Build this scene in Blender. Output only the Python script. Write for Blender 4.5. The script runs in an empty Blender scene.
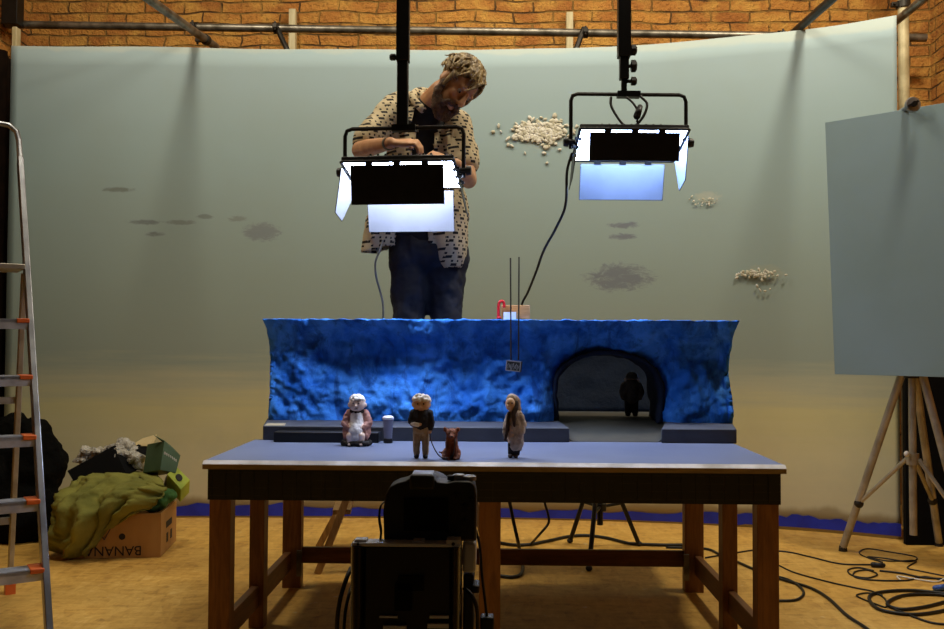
import bpy, bmesh, math, random
from mathutils import Vector, Matrix, noise, Quaternion
PI = math.pi
random.seed(7)
scn = bpy.context.scene
COL = scn.collection
V = Vector

# ------------------------------------------------------------------ camera
F = 918.0
CAM = V((0, 0, 1.168))
YAW, PITCH, ROLL = math.atan(21/F), math.atan(26.5/F), 0.005
CROT = Matrix.Rotation(YAW, 3, 'Z') @ Matrix.Rotation(PI/2+PITCH, 3, 'X') @ Matrix.Rotation(ROLL, 3, 'Z')
cam = bpy.data.cameras.new('camera'); camo = bpy.data.objects.new('camera', cam); COL.objects.link(camo)
cam.sensor_width = 36; cam.lens = 36*F/944; cam.clip_start = .05; cam.clip_end = 60
camo.matrix_world = Matrix.Translation(CAM) @ CROT.to_4x4()
scn.camera = camo
def ray(px, py): return CROT @ V(((px-472)/F, -(py-314.5)/F, -1))
def at(px, py, Y):
    d = ray(px, py); return CAM + d*((Y-CAM.y)/d.y)
def flo(px, py, z=0.0):
    d = ray(px, py); return CAM + d*((z-CAM.z)/d.z)

# ------------------------------------------------------------------ materials
def lin(c):
    if isinstance(c, str):
        c = [int(c[i:i+2], 16)/255 for i in (0, 2, 4)]
    return tuple(((x/12.92) if x <= .04045 else ((x+.055)/1.055)**2.4) for x in c[:3]) + (1.0,)
class NT:
    def __init__(s, name):
        s.m = bpy.data.materials.new(name); s.m.use_nodes = True
        s.t = s.m.node_tree; s.t.nodes.clear()
        s.out = s.t.nodes.new('ShaderNodeOutputMaterial')
        s.b = s.n('ShaderNodeBsdfPrincipled'); s.l(s.b.outputs[0], s.out.inputs[0])
    def n(s, ty, ins=None, **kw):
        n = s.t.nodes.new(ty)
        for k, v in kw.items(): setattr(n, k, v)
        for k, v in (ins or {}).items():
            if isinstance(v, bpy.types.NodeSocket): s.l(v, n.inputs[k])
            else: n.inputs[k].default_value = v
        return n
    def l(s, a, b): s.t.links.new(a, b)
    def math(s, op, a, b=0.0, clamp=False):
        n = s.n('ShaderNodeMath', {0: a, 1: b}, operation=op); n.use_clamp = clamp; return n.outputs[0]
    def mix(s, f, a, b):
        n = s.n('ShaderNodeMix', data_type='RGBA')
        for k, v in ((0, f), (6, a), (7, b)):
            if isinstance(v, bpy.types.NodeSocket): s.l(v, n.inputs[k])
            else: n.inputs[k].default_value = v
        return n.outputs[2]
    def noise(s, vec, scale, detail=4, rough=.5, dist=0):
        return s.n('ShaderNodeTexNoise', {'Vector': vec, 'Scale': scale, 'Detail': detail, 'Roughness': rough, 'Distortion': dist}).outputs[0]
    def ramp(s, f, stops):
        n = s.n('ShaderNodeValToRGB', {0: f}); cr = n.color_ramp
        while len(cr.elements) < len(stops): cr.elements.new(.5)
        for e, (p, c) in zip(cr.elements, stops):
            e.position = p; e.color = c if len(c) == 4 else tuple(c)+(1,)
        return n.outputs[0]
    def step(s, f, a, b):
        n = s.n('ShaderNodeMapRange', {0: f, 1: a, 2: b, 3: 0.0, 4: 1.0}, interpolation_type='SMOOTHSTEP'); return n.outputs[0]
    def obj(s, scale=(1, 1, 1)):
        t = s.n('ShaderNodeTexCoord')
        return s.n('ShaderNodeMapping', {0: t.outputs['Object'], 3: scale}).outputs[0]
    def pos(s): return s.n('ShaderNodeNewGeometry').outputs['Position']
    def xyz(s, v):
        n = s.n('ShaderNodeSeparateXYZ', {0: v}); return n.outputs[0], n.outputs[1], n.outputs[2]
    def comb(s, x, y, z): return s.n('ShaderNodeCombineXYZ', {0: x, 1: y, 2: z}).outputs[0]
    def bump(s, h, strength=.3, dist=.01):
        n = s.n('ShaderNodeBump', {'Height': h, 'Strength': strength, 'Distance': dist}); s.l(n.outputs[0], s.b.inputs['Normal'])
    def fin(s, color, rough=.6, metal=0.0, spec=None):
        for k, v in (('Base Color', color), ('Roughness', rough), ('Metallic', metal)):
            if isinstance(v, bpy.types.NodeSocket): s.l(v, s.b.inputs[k])
            else: s.b.inputs[k].default_value = v
        if spec is not None: s.b.inputs['Specular IOR Level'].default_value = spec
        return s.m
def mat(name, c, rough=.6, metal=0.0, c2=None, scale=12, bump=0, bscale=60, stretch=(1, 1, 1), spec=None, bdist=.004):
    s = NT(name); v = s.obj(stretch)
    a = lin(c); b = lin(c2) if c2 else tuple(x*.8 for x in a[:3])+(1,)
    col = s.mix(s.step(s.noise(v, scale), .35, .68), a, b)
    if bump: s.bump(s.noise(v, bscale, 6), bump, bdist)
    return s.fin(col, rough, metal, spec)
def woodmat(name, c, c2, axis='X', scale=18, rough=.55):
    s = NT(name); st = {'X': (.12, 1, 1), 'Y': (1, .12, 1), 'Z': (1, 1, .12)}[axis]
    v = s.obj(st)
    n1 = s.noise(v, scale, 6, .6, 1.2); n2 = s.noise(v, scale*5, 3)
    f = s.math('ADD', s.math('MULTIPLY', n1, .75), s.math('MULTIPLY', n2, .25))
    s.bump(f, .15, .003)
    return s.fin(s.mix(s.step(f, .36, .64), lin(c), lin(c2)), rough)

M = {}
M['black_metal'] = mat('black_metal', '141414', .4, .3, '0c0c0c', 20)
M['black_plastic'] = mat('black_plastic', '080809', .5, 0, '050506', 20)
M['black_matte'] = mat('black_matte', '080808', .85, 0, '060606', 10, .1, spec=.15)
M['black_rubber'] = mat('black_rubber', '17171a', .55, 0, '0f0f12', 20)
M['steel'] = mat('steel', '8a8478', .42, .75, '5d574c', 14, .05)
M['dark_steel'] = mat('dark_steel', '38342e', .5, .6, '27241f', 14)
M['pale_pipe'] = mat('pale_pipe', 'cdc29a', .45, .2, 'a99d78', 9)
M['alu'] = mat('aluminium', 'aeb2b8', .34, .85, '8a8d94', 16, stretch=(1, 1, .15))
M['alu_warm'] = mat('aluminium_warm', 'b9b3a6', .4, .5, '999385', 10)
M['step_alu'] = mat('step_aluminium', 'c6c9ce', .4, .35, 'a9acb2', 16)
M['orange'] = mat('orange_plastic', 'e8702e', .45, 0, 'd05f22', 10)
M['tan_wood'] = woodmat('tan_wood', 'cf9c62', 'b37f48', 'X', 26)
M['pale_wood'] = woodmat('pale_wood', 'b08a52', '8d6a3a', 'Z', 20)
M['leg_wood'] = woodmat('reddish_wood', '90602e', '70461f', 'Z', 22, .5)
M['rail_wood'] = woodmat('reddish_wood_rail', '83552a', '65401d', 'X', 22, .5)
M['side_wood'] = woodmat('reddish_wood_side', '83552a', '65401d', 'Y', 22, .5)
M['white_lumber'] = woodmat('whitewashed_wood', 'c9bd95', 'a8996f', 'Z', 20)
M['white_enamel'] = mat('white_enamel', 'eceef4', .5, 0, 'e2e4ec', 10)
M['red_plastic'] = mat('red_plastic', 'd81f2a', .35, 0, 'b81520', 12)
M['white_paint'] = mat('white_paint', 'e6e2da', .6, 0, 'd2cec6', 14)
M['cable_black'] = mat('black_cable', '0f0f10', .5, 0, '0b0b0b', 20)
M['cable_grey'] = mat('grey_cable', '6f7478', .5, 0, '5a5f63', 20)
M['skin'] = mat('skin', 'cc9c72', .5, 0, 'bd885f', 22, .08, 140)
M['hair'] = mat('hair', '97804f', .55, 0, '5a4628', 50, .6, 90, (1, 1, .35), bdist=.008)
M['beard'] = mat('beard', '5a3d22', .7, 0, '3c2815', 70, .6, 160, bdist=.006)
M['jeans'] = mat('jeans', '121b30', .75, 0, '0b1120', 7, .25, 220)
M['tee'] = mat('black_cotton', '0d0d10', .85, 0, '121216', 9, .1)
M['leather'] = mat('leather', '2c1c12', .5, 0, '20140c', 16)
M['cardboard'] = mat('cardboard', 'b58748', .8, 0, 'a1763b', 6, .1, stretch=(1, 1, .3))
M['cardboard_pale'] = mat('cardboard_pale', 'cdb98a', .8, 0, 'bda776', 7)
M['ink_blue'] = mat('ink_blue', '1d2740', .7)
M['ink_black'] = mat('ink_black', '1c1712', .7)
M['olive'] = mat('olive_canvas', '8a8738', .9, 0, '6c6b26', 6, .5, 22, bdist=.01)
M['dark_cloth'] = mat('dark_cloth', '080807', .95, 0, '0d0c09', 8, .5, 40, bdist=.02, spec=.08)
M['green_carton'] = mat('green_carton', '4b6446', .6, 0, '3f573b', 6)
M['yellow_carton'] = mat('yellow_carton', 'a9b53a', .6, 0, '8aa03a', 4)
M['green_cloth'] = mat('green_cloth', '3c6a2a', .9, 0, '2c5220', 8, .3)
M['plinth'] = mat('slate_paint', '474a52', .65, 0, '3b3e47', 7, .15, 50)
M['tabletop'] = mat('greyblue_laminate', '6d7690', .5, 0, '646d88', 3)
M['table_edge'] = mat('pale_laminate_edge', 'd9d6d2', .5, 0, 'a8a298', 8)  # chamfer whitened to stand in for the lamp light along it
M['ply_edge'] = woodmat('plywood_edge', '9b8458', '7d6842', 'X', 30)

def emis(name, c, s_):
    s = NT(name); s.fin(lin(c), .5)
    s.b.inputs['Emission Color'].default_value = lin(c); s.b.inputs['Emission Strength'].default_value = s_
    return s.m

def brick_mat(name, plane):
    s = NT(name); x, y, z = s.xyz(s.pos())
    u = x if plane == 'x' else y
    wob = s.noise(s.pos(), 3.0, 3)
    z2 = s.math('ADD', z, s.math('MULTIPLY', s.math('SUBTRACT', wob, .5), .07))
    u2 = s.math('ADD', u, s.math('MULTIPLY', s.math('SUBTRACT', s.noise(s.pos(), 9, 3), .5), .05))
    vec = s.comb(u2, z2, 0.0)
    bt = s.n('ShaderNodeTexBrick', {'Vector': vec, 'Color1': lin('c98a3c'), 'Color2': lin('a5652a'), 'Mortar': lin('94702f'),
             'Scale': 1.0, 'Mortar Size': .008, 'Mortar Smooth': .6, 'Bias': -.1, 'Brick Width': .29, 'Row Height': .084})
    n1 = s.noise(s.pos(), 5, 6, .62); n2 = s.noise(s.pos(), 38, 5, .6)
    c = s.mix(s.step(n1, .4, .7), bt.outputs[0], lin('d4a04a'))
    c = s.mix(s.math('MULTIPLY', s.step(n2, .52, .75), .55), c, lin('74481c'))
    c = s.mix(s.math('MULTIPLY', s.math('MULTIPLY', bt.outputs[1], s.step(s.noise(s.pos(), 4.3, 3), .45, .6)), .8), c, lin('3c2410'))  # patchy dark joints, their thin shadows painted into the colour
    h = s.math('ADD', s.math('MULTIPLY', bt.outputs[1], -1.0), s.math('MULTIPLY', n2, .8))
    s.bump(h, 1.0, .05)
    return s.fin(c, .85)
M['brick_back'] = brick_mat('brick_back', 'x'); M['brick_side'] = brick_mat('brick_side', 'y')

def osb():
    s = NT('osb_board'); p = s.pos()
    vo = None
    v1 = s.n('ShaderNodeTexVoronoi', {'Vector': s.n('ShaderNodeMapping', {0: p, 2: (0, 0, .5), 3: (9, 34, 1)}).outputs[0], 'Scale': 1.0}).outputs[1]
    v2 = s.n('ShaderNodeTexVoronoi', {'Vector': s.n('ShaderNodeMapping', {0: p, 2: (0, 0, -.7), 3: (26, 8, 1)}).outputs[0], 'Scale': 1.0}).outputs[1]
    a = s.xyz(v1)[0]; b = s.xyz(v2)[0]
    f = s.math('ADD', s.math('MULTIPLY', a, .5), s.math('MULTIPLY', b, .5))
    f2 = s.noise(s.n('ShaderNodeMapping', {0: p, 2: (0, 0, .8), 3: (8, 15, 1)}).outputs[0], 1.6, 5, .65, .8)
    f3 = s.noise(s.n('ShaderNodeMapping', {0: p, 2: (0, 0, -.9), 3: (17, 8, 1)}).outputs[0], 1.6, 5, .65, .8)
    f = s.math('ADD', s.math('MULTIPLY', f, .22), s.math('MULTIPLY', s.math('ADD', f2, f3), .39))
    c = s.ramp(f, [(.28, lin('9c7230')), (.45, lin('c69844')), (.6, lin('d6aa54')), (.76, lin('e4c274'))])
    n1 = s.noise(p, 1.3, 5, .6)
    c = s.mix(s.math('MULTIPLY', s.step(n1, .5, .75), .35), c, lin('7e5426'))
    n2 = s.noise(p, 16, 4)
    c = s.mix(s.math('MULTIPLY', s.step(n2, .68, .74), .5), c, lin('d9c79a'))
    s.bump(f, .15, .004)
    return s.fin(c, .6)
M['osb'] = osb()

def backdrop_mat():
    s = NT('painted_sky'); p = s.pos(); x, y, z = s.xyz(p)
    strokes = s.noise(s.n('ShaderNodeMapping', {0: p, 3: (.5, .5, 9)}).outputs[0], 2.2, 5, .6)
    zz = s.math('ADD', z, s.math('MULTIPLY', s.math('SUBTRACT', strokes, .5), .28))
    t = s.math('DIVIDE', zz, 3.2)
    c = s.ramp(t, [(.03, lin('c8c2a2')), (.13, lin('d0caa2')), (.225, lin('cbc593')), (.275, lin('b5b69a')), (.335, lin('93a096')), (.5, lin('93a49e')), (.75, lin('93a9aa')), (.95, lin('96abb0'))])
    n = s.noise(p, 1.2, 5, .6)
    c = s.mix(s.math('MULTIPLY', s.step(n, .45, .7), .18), c, lin('8c978c'))
    # brown band just over the floor
    bz = s.math('ADD', z, s.math('MULTIPLY', s.math('SUBTRACT', s.noise(s.n('ShaderNodeMapping', {0: p, 3: (1, 1, .3)}).outputs[0], 5, 4), .5), .12))
    c = s.mix(s.math('MULTIPLY', s.step(bz, .16, .11), .75), c, lin('8a7a55'))
    # pale primer strip along the top edge
    tz = s.math('ADD', z, s.math('MULTIPLY', s.math('SUBTRACT', s.noise(p, 4, 4), .5), .1))
    c = s.mix(s.math('MULTIPLY', s.step(tz, 3.07, 3.10), .3), c, lin('c2bfa6'))
    # painted clouds: (px, py, half-width, half-height, colour, strength)
    wn = s.noise(s.n('ShaderNodeMapping', {0: p, 3: (1, 1, 2.6)}).outputs[0], 13, 8, .75, 1.0)
    for px, py, rx, ry, cc, st in ((620, 278, 40, 17, '6b6f7c', .75), (624, 226, 20, 4.5, '6d7280', .8), (622, 237, 17, 4, '6d7280', .8), (262, 232, 23, 12, '767c82', .7),
              (238, 219, 12, 4, '767c76', .6), (122, 191, 19, 3.5, '686e66', .7), (148, 223, 20, 3.5, '62686a', .7), (182, 223, 22, 3, '6a706a', .6), (158, 235, 12, 3, '62686a', .7),
              (206, 217, 10, 4, '666c66', .6), (704, 200, 16, 8, 'b0b3a4', .6), (755, 275, 22, 11, 'aeab90', .35), (542, 134, 36, 20, 'b4b39f', .35)):
        w = at(px, py, 6.05); k = 6.05/F
        ex = s.math('POWER', s.math('ABSOLUTE', s.math('DIVIDE', s.math('SUBTRACT', x, w.x), rx*k)), 2.0)
        ez = s.math('POWER', s.math('ABSOLUTE', s.math('DIVIDE', s.math('SUBTRACT', z, w.z), ry*k)), 2.0)
        r = s.math('ADD', ex, ez)
        m = s.math('SUBTRACT', s.math('ADD', wn, .16), s.math('MULTIPLY', r, .34))
        c = s.mix(s.math('MULTIPLY', s.step(m, .38, .62), st), c, lin(cc))
    s.bump(strokes, .04, .01)
    return s.fin(c, .75)
M['sky_paint'] = backdrop_mat()

def shirt_mat():
    s = NT('patterned_shirt'); v = s.obj((1, 1, 1)); x, y, z = s.xyz(v)
    row = s.math('FLOOR', s.math('DIVIDE', z, .038))
    off = s.math('MULTIPLY', row, .037)
    xs = s.math('ADD', s.math('ADD', x, s.math('MULTIPLY', y, .6)), off)
    fx = s.math('FRACT', s.math('DIVIDE', xs, .064)); fz = s.math('FRACT', s.math('DIVIDE', z, .038))
    inx = s.math('MULTIPLY', s.math('GREATER_THAN', fx, .12), s.math('LESS_THAN', fx, .62))
    inz = s.math('MULTIPLY', s.math('GREATER_THAN', fz, .12), s.math('LESS_THAN', fz, .46))
    fh = s.math('FRACT', s.math('ADD', s.math('MULTIPLY', fx, 2.0), .15)); f2 = s.math('MULTIPLY', s.math('GREATER_THAN', fh, .3), s.math('LESS_THAN', fh, .62))
    z2 = s.math('MULTIPLY', s.math('GREATER_THAN', fz, .62), s.math('LESS_THAN', fz, .88))
    ms = s.math('ADD', s.math('MULTIPLY', inx, inz), s.math('MULTIPLY', f2, z2), clamp=True)
    n = s.noise(v, 26, 3)
    ms = s.math('MULTIPLY', ms, s.step(n, .32, .38))
    s.bump(s.noise(v, 10, 4), .4, .02)
    return s.fin(s.mix(ms, lin('bfb08e'), lin('15100c')), .85)
M['shirt'] = shirt_mat()

def rock_mat(name, a, b, d):
    s = NT(name); v = s.obj((1, 1, 1))
    n1 = s.noise(s.obj((1, 1, .7)), 7, 6, .6, .5); n2 = s.noise(v, 34, 6, .65)
    n3 = s.noise(s.obj((2.2, 1, .8)), 4, 6, .7, 1.2)
    c = s.mix(s.step(n1, .36, .66), lin(a), lin(b)); c = s.mix(s.math('MULTIPLY', s.step(n3, .5, .68), .7), c, lin(d))
    c = s.mix(s.math('MULTIPLY', s.step(n2, .55, .72), .5), c, lin(d))
    s.bump(s.math('ADD', s.math('MULTIPLY', n1, .6), s.math('MULTIPLY', n2, .5)), .6, .018)
    return s.fin(c, .8, 0.0, .2)
M['rock'] = rock_mat('blue_rock', '1e66c4', '4a98f0', '123a7c')
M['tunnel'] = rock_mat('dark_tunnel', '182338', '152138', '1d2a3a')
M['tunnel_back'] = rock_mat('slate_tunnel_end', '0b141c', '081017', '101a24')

def corrugated():
    s = NT('black_corrugated'); x, y, z = s.xyz(s.pos())
    n = s.noise(s.pos(), 30, 3)
    f = s.math('FRACT', s.math('DIVIDE', x, .1)); g = s.math('LESS_THAN', f, .04)
    fz = s.math('LESS_THAN', s.math('FRACT', s.math('DIVIDE', z, .027)), .12)
    m = s.math('MULTIPLY', s.math('MAXIMUM', g, fz), s.step(n, .4, .6))
    return s.fin(s.mix(m, lin('0d0d0e'), lin('25221e')), .6)
M['corrugated'] = corrugated()

# ------------------------------------------------------------------ mesh builder
def frame(d):
    d = d.normalized(); a = V((0, 0, 1)) if abs(d.z) < .92 else V((0, 1, 0))
    u = d.cross(a).normalized(); return u, u.cross(d).normalized()
def spline(pts, n=8):
    P = [V(p) for p in pts]
    if len(P) < 3: return P
    Q = [P[0]*2-P[1]]+P+[P[-1]*2-P[-2]]; out = []
    for i in range(1, len(Q)-2):
        a, b, c, d = Q[i-1:i+3]
        for k in range(n):
            t = k/n
            out.append(.5*((2*b)+(c-a)*t+(2*a-5*b+4*c-d)*t*t+(3*b-a-3*c+d)*t**3))
    return out+[P[-1]]
class MB:
    def __init__(s): s.b = bmesh.new()
    def face(s, vs):
        try: return s.b.faces.new(vs)
        except ValueError: return None
    def hexa(s, c):                              # 8 corners, bottom 4 ccw then top 4
        v = [s.b.verts.new(p) for p in c]
        for q in ((3, 2, 1, 0), (4, 5, 6, 7), (0, 1, 5, 4), (1, 2, 6, 5), (2, 3, 7, 6), (3, 0, 4, 7)): s.face([v[i] for i in q])
        return s
    def box(s, c, size, rot=None):
        R = rot or Matrix.Identity(3); c = V(c); x, y, z = [a/2 for a in size]
        return s.hexa([c+R@V(p) for p in ((-x, -y, -z), (x, -y, -z), (x, y, -z), (-x, y, -z), (-x, -y, z), (x, -y, z), (x, y, z), (-x, y, z))])
    def bb(s, lo, hi): return s.box([(a+b)/2 for a, b in zip(lo, hi)], [abs(b-a) for a, b in zip(lo, hi)])
    def bar(s, p0, p1, w, h, up=None):
        p0, p1 = V(p0), V(p1); d = (p1-p0).normalized()
        u, v = frame(d)
        if up is not None: u = d.cross(V(up)).normalized(); v = u.cross(d)
        u = u*w/2; v = v*h/2
        return s.hexa([p0-u-v, p0+u-v, p0+u+v, p0-u+v, p1-u-v, p1+u-v, p1+u+v, p1-u+v])
    def loft(s, rings, closed=True, cap=True):
        R = [[s.b.verts.new(p) for p in r] for r in rings]
        for a, b in zip(R, R[1:]):
            n = len(a)
            for i in range(n if closed else n-1):
                j = (i+1) % n; s.face([a[i], a[j], b[j], b[i]])
        if cap and closed: s.face(R[0][::-1]); s.face(R[-1])
        return s
    def tube(s, pts, r, seg=8, sm=0, cap=True):
        P = spline(pts, sm) if sm else [V(p) for p in pts]
        n = len(P); rad = r if isinstance(r, (list, tuple)) else [r]*n
        if len(rad) != n: rad = [rad[min(int(i*(len(rad)-1)/(n-1)), len(rad)-1)] for i in range(n)]
        rings = []; u = None
        for i in range(n):
            d = (P[min(i+1, n-1)]-P[max(i-1, 0)])
            if d.length < 1e-9: d = V((0, 0, 1))
            d.normalize()
            if u is None: u, w = frame(d)
            else:
                u = (u-d*u.dot(d))
                if u.length < 1e-6: u, _ = frame(d)
                u.normalize(); w = u.cross(d)
            rings.append([P[i]+(u*math.cos(2*PI*k/seg)+w*math.sin(2*PI*k/seg))*rad[i] for k in range(seg)])
        return s.loft(rings, True, cap)
    def lathe(s, prof, c=(0, 0, 0), axis=(0, 0, 1), seg=20):
        c = V(c); a = V(axis).normalized(); u, w = frame(a)
        return s.loft([[c+a*h+(u*math.cos(2*PI*k/seg)+w*math.sin(2*PI*k/seg))*max(r, 1e-4) for k in range(seg)] for r, h in prof])
    def cyl(s, p0, p1, r0, r1=None, seg=16):
        p0, p1 = V(p0), V(p1); return s.lathe([(r0, 0), (r0 if r1 is None else r1, (p1-p0).length)], p0, p1-p0, seg)
    def ell(s, c, r, rot=None, seg=16):
        if not hasattr(r, '__len__'): r = (r, r, r)
        M4 = Matrix.Translation(V(c)) @ (rot.to_4x4() if rot else Matrix.Identity(4)) @ Matrix.Diagonal((*r, 1))
        bmesh.ops.create_uvsphere(s.b, u_segments=seg, v_segments=max(6, seg*2//3), radius=1, matrix=M4); return s
    def chain(s, pts, rad, seg=14):
        for p, r in zip(pts, rad): s.ell(p, r, None, seg)
        for i in range(len(pts)-1):
            if (V(pts[i+1])-V(pts[i])).length > 1e-5: s.cyl(pts[i], pts[i+1], rad[i], rad[i+1], seg)
        return s
    def prism(s, poly, vec):
        vec = V(vec); s.loft([[V(p) for p in poly], [V(p)+vec for p in poly]]); return s
    def grid(s, fn, nu, nv):
        g = [[s.b.verts.new(fn(i/nu, j/nv)) for j in range(nv+1)] for i in range(nu+1)]
        for i in range(nu):
            for j in range(nv): s.face([g[i][j], g[i+1][j], g[i+1][j+1], g[i][j+1]])
        return g
    def xf(s, m):
        bmesh.ops.transform(s.b, matrix=m, verts=s.b.verts); return s
    def build(s, name, m, parent=None, local=False, smooth=None, bevel=0, keep=False, solid=0):
        bmesh.ops.recalc_face_normals(s.b, faces=s.b.faces)
        me = bpy.data.meshes.new(name); s.b.to_mesh(me); s.b.free()
        return link(name, me, m, parent, local, smooth, bevel, keep, solid)
PM = {}
def link(name, me, m, parent=None, local=False, smooth=None, bevel=0, keep=False, solid=0):
    o = bpy.data.objects.new(name, me); COL.objects.link(o)
    if m is not None:
        me.materials.clear(); me.materials.append(M[m] if isinstance(m, str) else m)
    if parent is not None:
        Mw = PM.get(parent.name, Matrix.Identity(4))
        if not local: me.transform(Mw.inverted())
        o.parent = parent; PM[o.name] = Mw
    elif not keep:
        xs = [v.co for v in me.vertices]
        lo = V([min(c[i] for c in xs) for i in range(3)]); hi = V([max(c[i] for c in xs) for i in range(3)])
        base = V(((lo.x+hi.x)/2, (lo.y+hi.y)/2, lo.z)); me.transform(Matrix.Translation(-base)); o.location = base
        PM[o.name] = Matrix.Translation(base)
    if smooth is not False:
        for p in me.polygons: p.use_smooth = True
        ang = math.radians(180 if smooth is True else 38)
        try: me.set_sharp_from_angle(angle=ang)
        except Exception: pass
    if solid:
        k = o.modifiers.new('solid', 'SOLIDIFY'); k.thickness = solid; k.offset = 0
    if bevel:
        k = o.modifiers.new('bevel', 'BEVEL'); k.width = bevel; k.segments = 2; k.limit_method = 'ANGLE'; k.harden_normals = False
    return o
def tag(o, label, cat, group=None, kind=None):
    o['label'] = label; o['category'] = cat
    if group: o['group'] = group
    if kind: o['kind'] = kind
    return o
def thing(name, label, cat, loc, rotz=0, group=None):
    o = bpy.data.objects.new(name, None); COL.objects.link(o); o.empty_display_size = .1
    o.location = V(loc); o.rotation_euler = (0, 0, rotz)
    PM[o.name] = Matrix.Translation(V(loc)) @ Matrix.Rotation(rotz, 4, 'Z')
    return tag(o, label, cat, group)
def struct(o): o['kind'] = 'structure'; return o
def remesh(mb, voxel, it=4, fac=.5):
    """one continuous surface from overlapping closed shapes"""
    bmesh.ops.recalc_face_normals(mb.b, faces=mb.b.faces)
    me = bpy.data.meshes.new('tmp'); mb.b.to_mesh(me); mb.b.free()
    o = bpy.data.objects.new('tmp', me); COL.objects.link(o)
    k = o.modifiers.new('r', 'REMESH'); k.mode = 'VOXEL'; k.voxel_size = voxel
    if it:
        k = o.modifiers.new('s', 'SMOOTH'); k.iterations = it; k.factor = fac
    dg = bpy.context.evaluated_depsgraph_get(); dg.update()
    r = bpy.data.meshes.new_from_object(o.evaluated_get(dg)); bpy.data.objects.remove(o); bpy.data.meshes.remove(me)
    return r
def cut(me, keepfn):
    b = bmesh.new(); b.from_mesh(me)
    bmesh.ops.delete(b, geom=[f for f in b.faces if not keepfn(f.calc_center_median(), f.normal)], context='FACES')
    b.to_mesh(me); b.free(); return me
def rumple(me, amp, scale, oct=4, seed=0.0):
    b = bmesh.new(); b.from_mesh(me); b.normal_update()
    for v in b.verts:
        v.co += v.normal*amp*noise.fractal(v.co*scale+V((seed, seed, seed)), 1.0, 2.0, oct)
    b.to_mesh(me); b.free(); return me
def text_mesh(txt, size, depth=.0015):
    c = bpy.data.curves.new('t', 'FONT'); c.body = txt; c.size = size; c.extrude = depth; c.align_x = 'CENTER'; c.align_y = 'CENTER'
    o = bpy.data.objects.new('t', c); COL.objects.link(o)
    dg = bpy.context.evaluated_depsgraph_get(); dg.update()
    me = bpy.data.meshes.new_from_object(o.evaluated_get(dg)); bpy.data.objects.remove(o); bpy.data.curves.remove(c)
    return me
def curve(name, pts, r, m, label, cat, sm=8, parent=None, group=None):
    o = MB().tube(pts, r, 8, sm).build(name, m, parent, smooth=True)
    if parent is None: tag(o, label, cat, group)
    return o
# ------------------------------------------------------------------ the room
struct(MB().bb((-3.7, -1.6, -.1), (3.4, 6.95, 0)).build('floor', 'osb', smooth=False))
struct(MB().bb((-3.7, 6.75, 0), (3.4, 6.95, 4.8)).build('wall_back', 'brick_back', smooth=False))
struct(MB().bb((-3.7, -1.6, 0), (-3.5, 6.75, 4.8)).build('wall_left', 'brick_side', smooth=False))
struct(MB().bb((3.2, -1.6, 0), (3.4, 6.75, 4.8)).build('wall_right', 'brick_side', smooth=False))
M['ceiling'] = mat('ceiling_plaster', '8f8468', .9)
struct(MB().bb((-3.7, -1.6, 4.8), (3.4, 6.95, 4.9)).build('ceiling', 'ceiling', smooth=False))

# ------------------------------------------------------------------ painted backdrop
arc = [(-3.205, 5.97), (-2.5, 5.99), (-1.6, 6.04), (-.6, 6.07), (.3, 6.06), (1.0, 6.0), (1.6, 5.88), (2.05, 5.74), (2.43, 5.55)]
AP = spline([(x, y, 0) for x, y in arc], 14)
def top_z(x): return 3.112 + .04*max(0, (x-.5)/2) + .003*math.sin(x*5)
bd = thing('painted_backdrop', 'tall curved pale blue-grey painted sky backdrop standing behind the table', 'backdrop', (0, 6.0, 0))
m = MB(); rings = []
for p in AP:
    t = top_z(p.x); zs = [t*k/24 for k in range(25)]
    rings.append([V((p.x, p.y, z)) for z in zs]+[V((p.x, p.y+.02, z)) for z in zs[::-1]])
m.loft(rings).build('panel', 'sky_paint', bd, smooth=True)
m = MB(); rings = []
for i, p in enumerate(AP):
    if p.x < -2.3: continue
    h = (.068 if p.x < -1.2 else .05 if p.x < 1.2 else .066)+.028*noise.noise(V((p.x*6, 0, 0)))+.02*noise.noise(V((p.x*21, 3, 0))); lo = .02 if p.x > 1.6 else .012
    rings.append([V((p.x, p.y-.004, lo)), V((p.x, p.y-.004, h+lo)), V((p.x, p.y-.001, h+lo)), V((p.x, p.y-.001, lo))])
M['blue_tape'] = mat('blue_paint_strip', '1c2fb4', .6, 0, '16249a', 9)
o = m.loft(rings).build('blue_edging', 'blue_tape', bd, smooth=False); o['label'] = 'ragged ultramarine blue strip along the bottom edge'
M['cotton'] = mat('cream_cotton', 'dad7ca', .9, 0, 'b5b098', 30, .3, 60)
def ydrop(x):
    for a, b in zip(AP, AP[1:]):
        if a.x <= x <= b.x: return a.y+(b.y-a.y)*(x-a.x)/(b.x-a.x)
    return 6.0
def puffs(name, cx, cy, rx, ry, n, size, extra=()):
    rnd = random.Random(name+str(cx)); m = MB()
    spots = [(cx+rnd.gauss(0, .45)*rx, cy+rnd.gauss(0, .42)*ry) for _ in range(n)]+list(extra)
    for px, py in spots:
        y = ydrop(at(px, py, 6.0).x); c = at(px, py, y-.008); r = size*rnd.uniform(.6, 1.2)
        m.ell(c, (r*1.3, r*.6, r*rnd.uniform(.5, 1.0)), Matrix.Rotation(rnd.uniform(-1.5, 1.5), 3, 'Y'), 10)
    o = m.build('cloud', 'cotton', bd, smooth=True); return o
puffs('cloud', 541, 132, 32, 14, 360, .0145, [(512, 146), (525, 153), (544, 153), (547, 163), (515, 138), (530, 118)])['label'] = 'large clumpy cream cotton cloud'
puffs('cloud', 756, 274, 22, 5, 90, .0085, [(760, 290), (765, 291), (757, 286), (770, 289)])['label'] = 'small yellowish cotton cloud'
puffs('cloud', 704, 201, 18, 5, 26, .006)['label'] = 'faint tiny cotton cloud'

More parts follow.
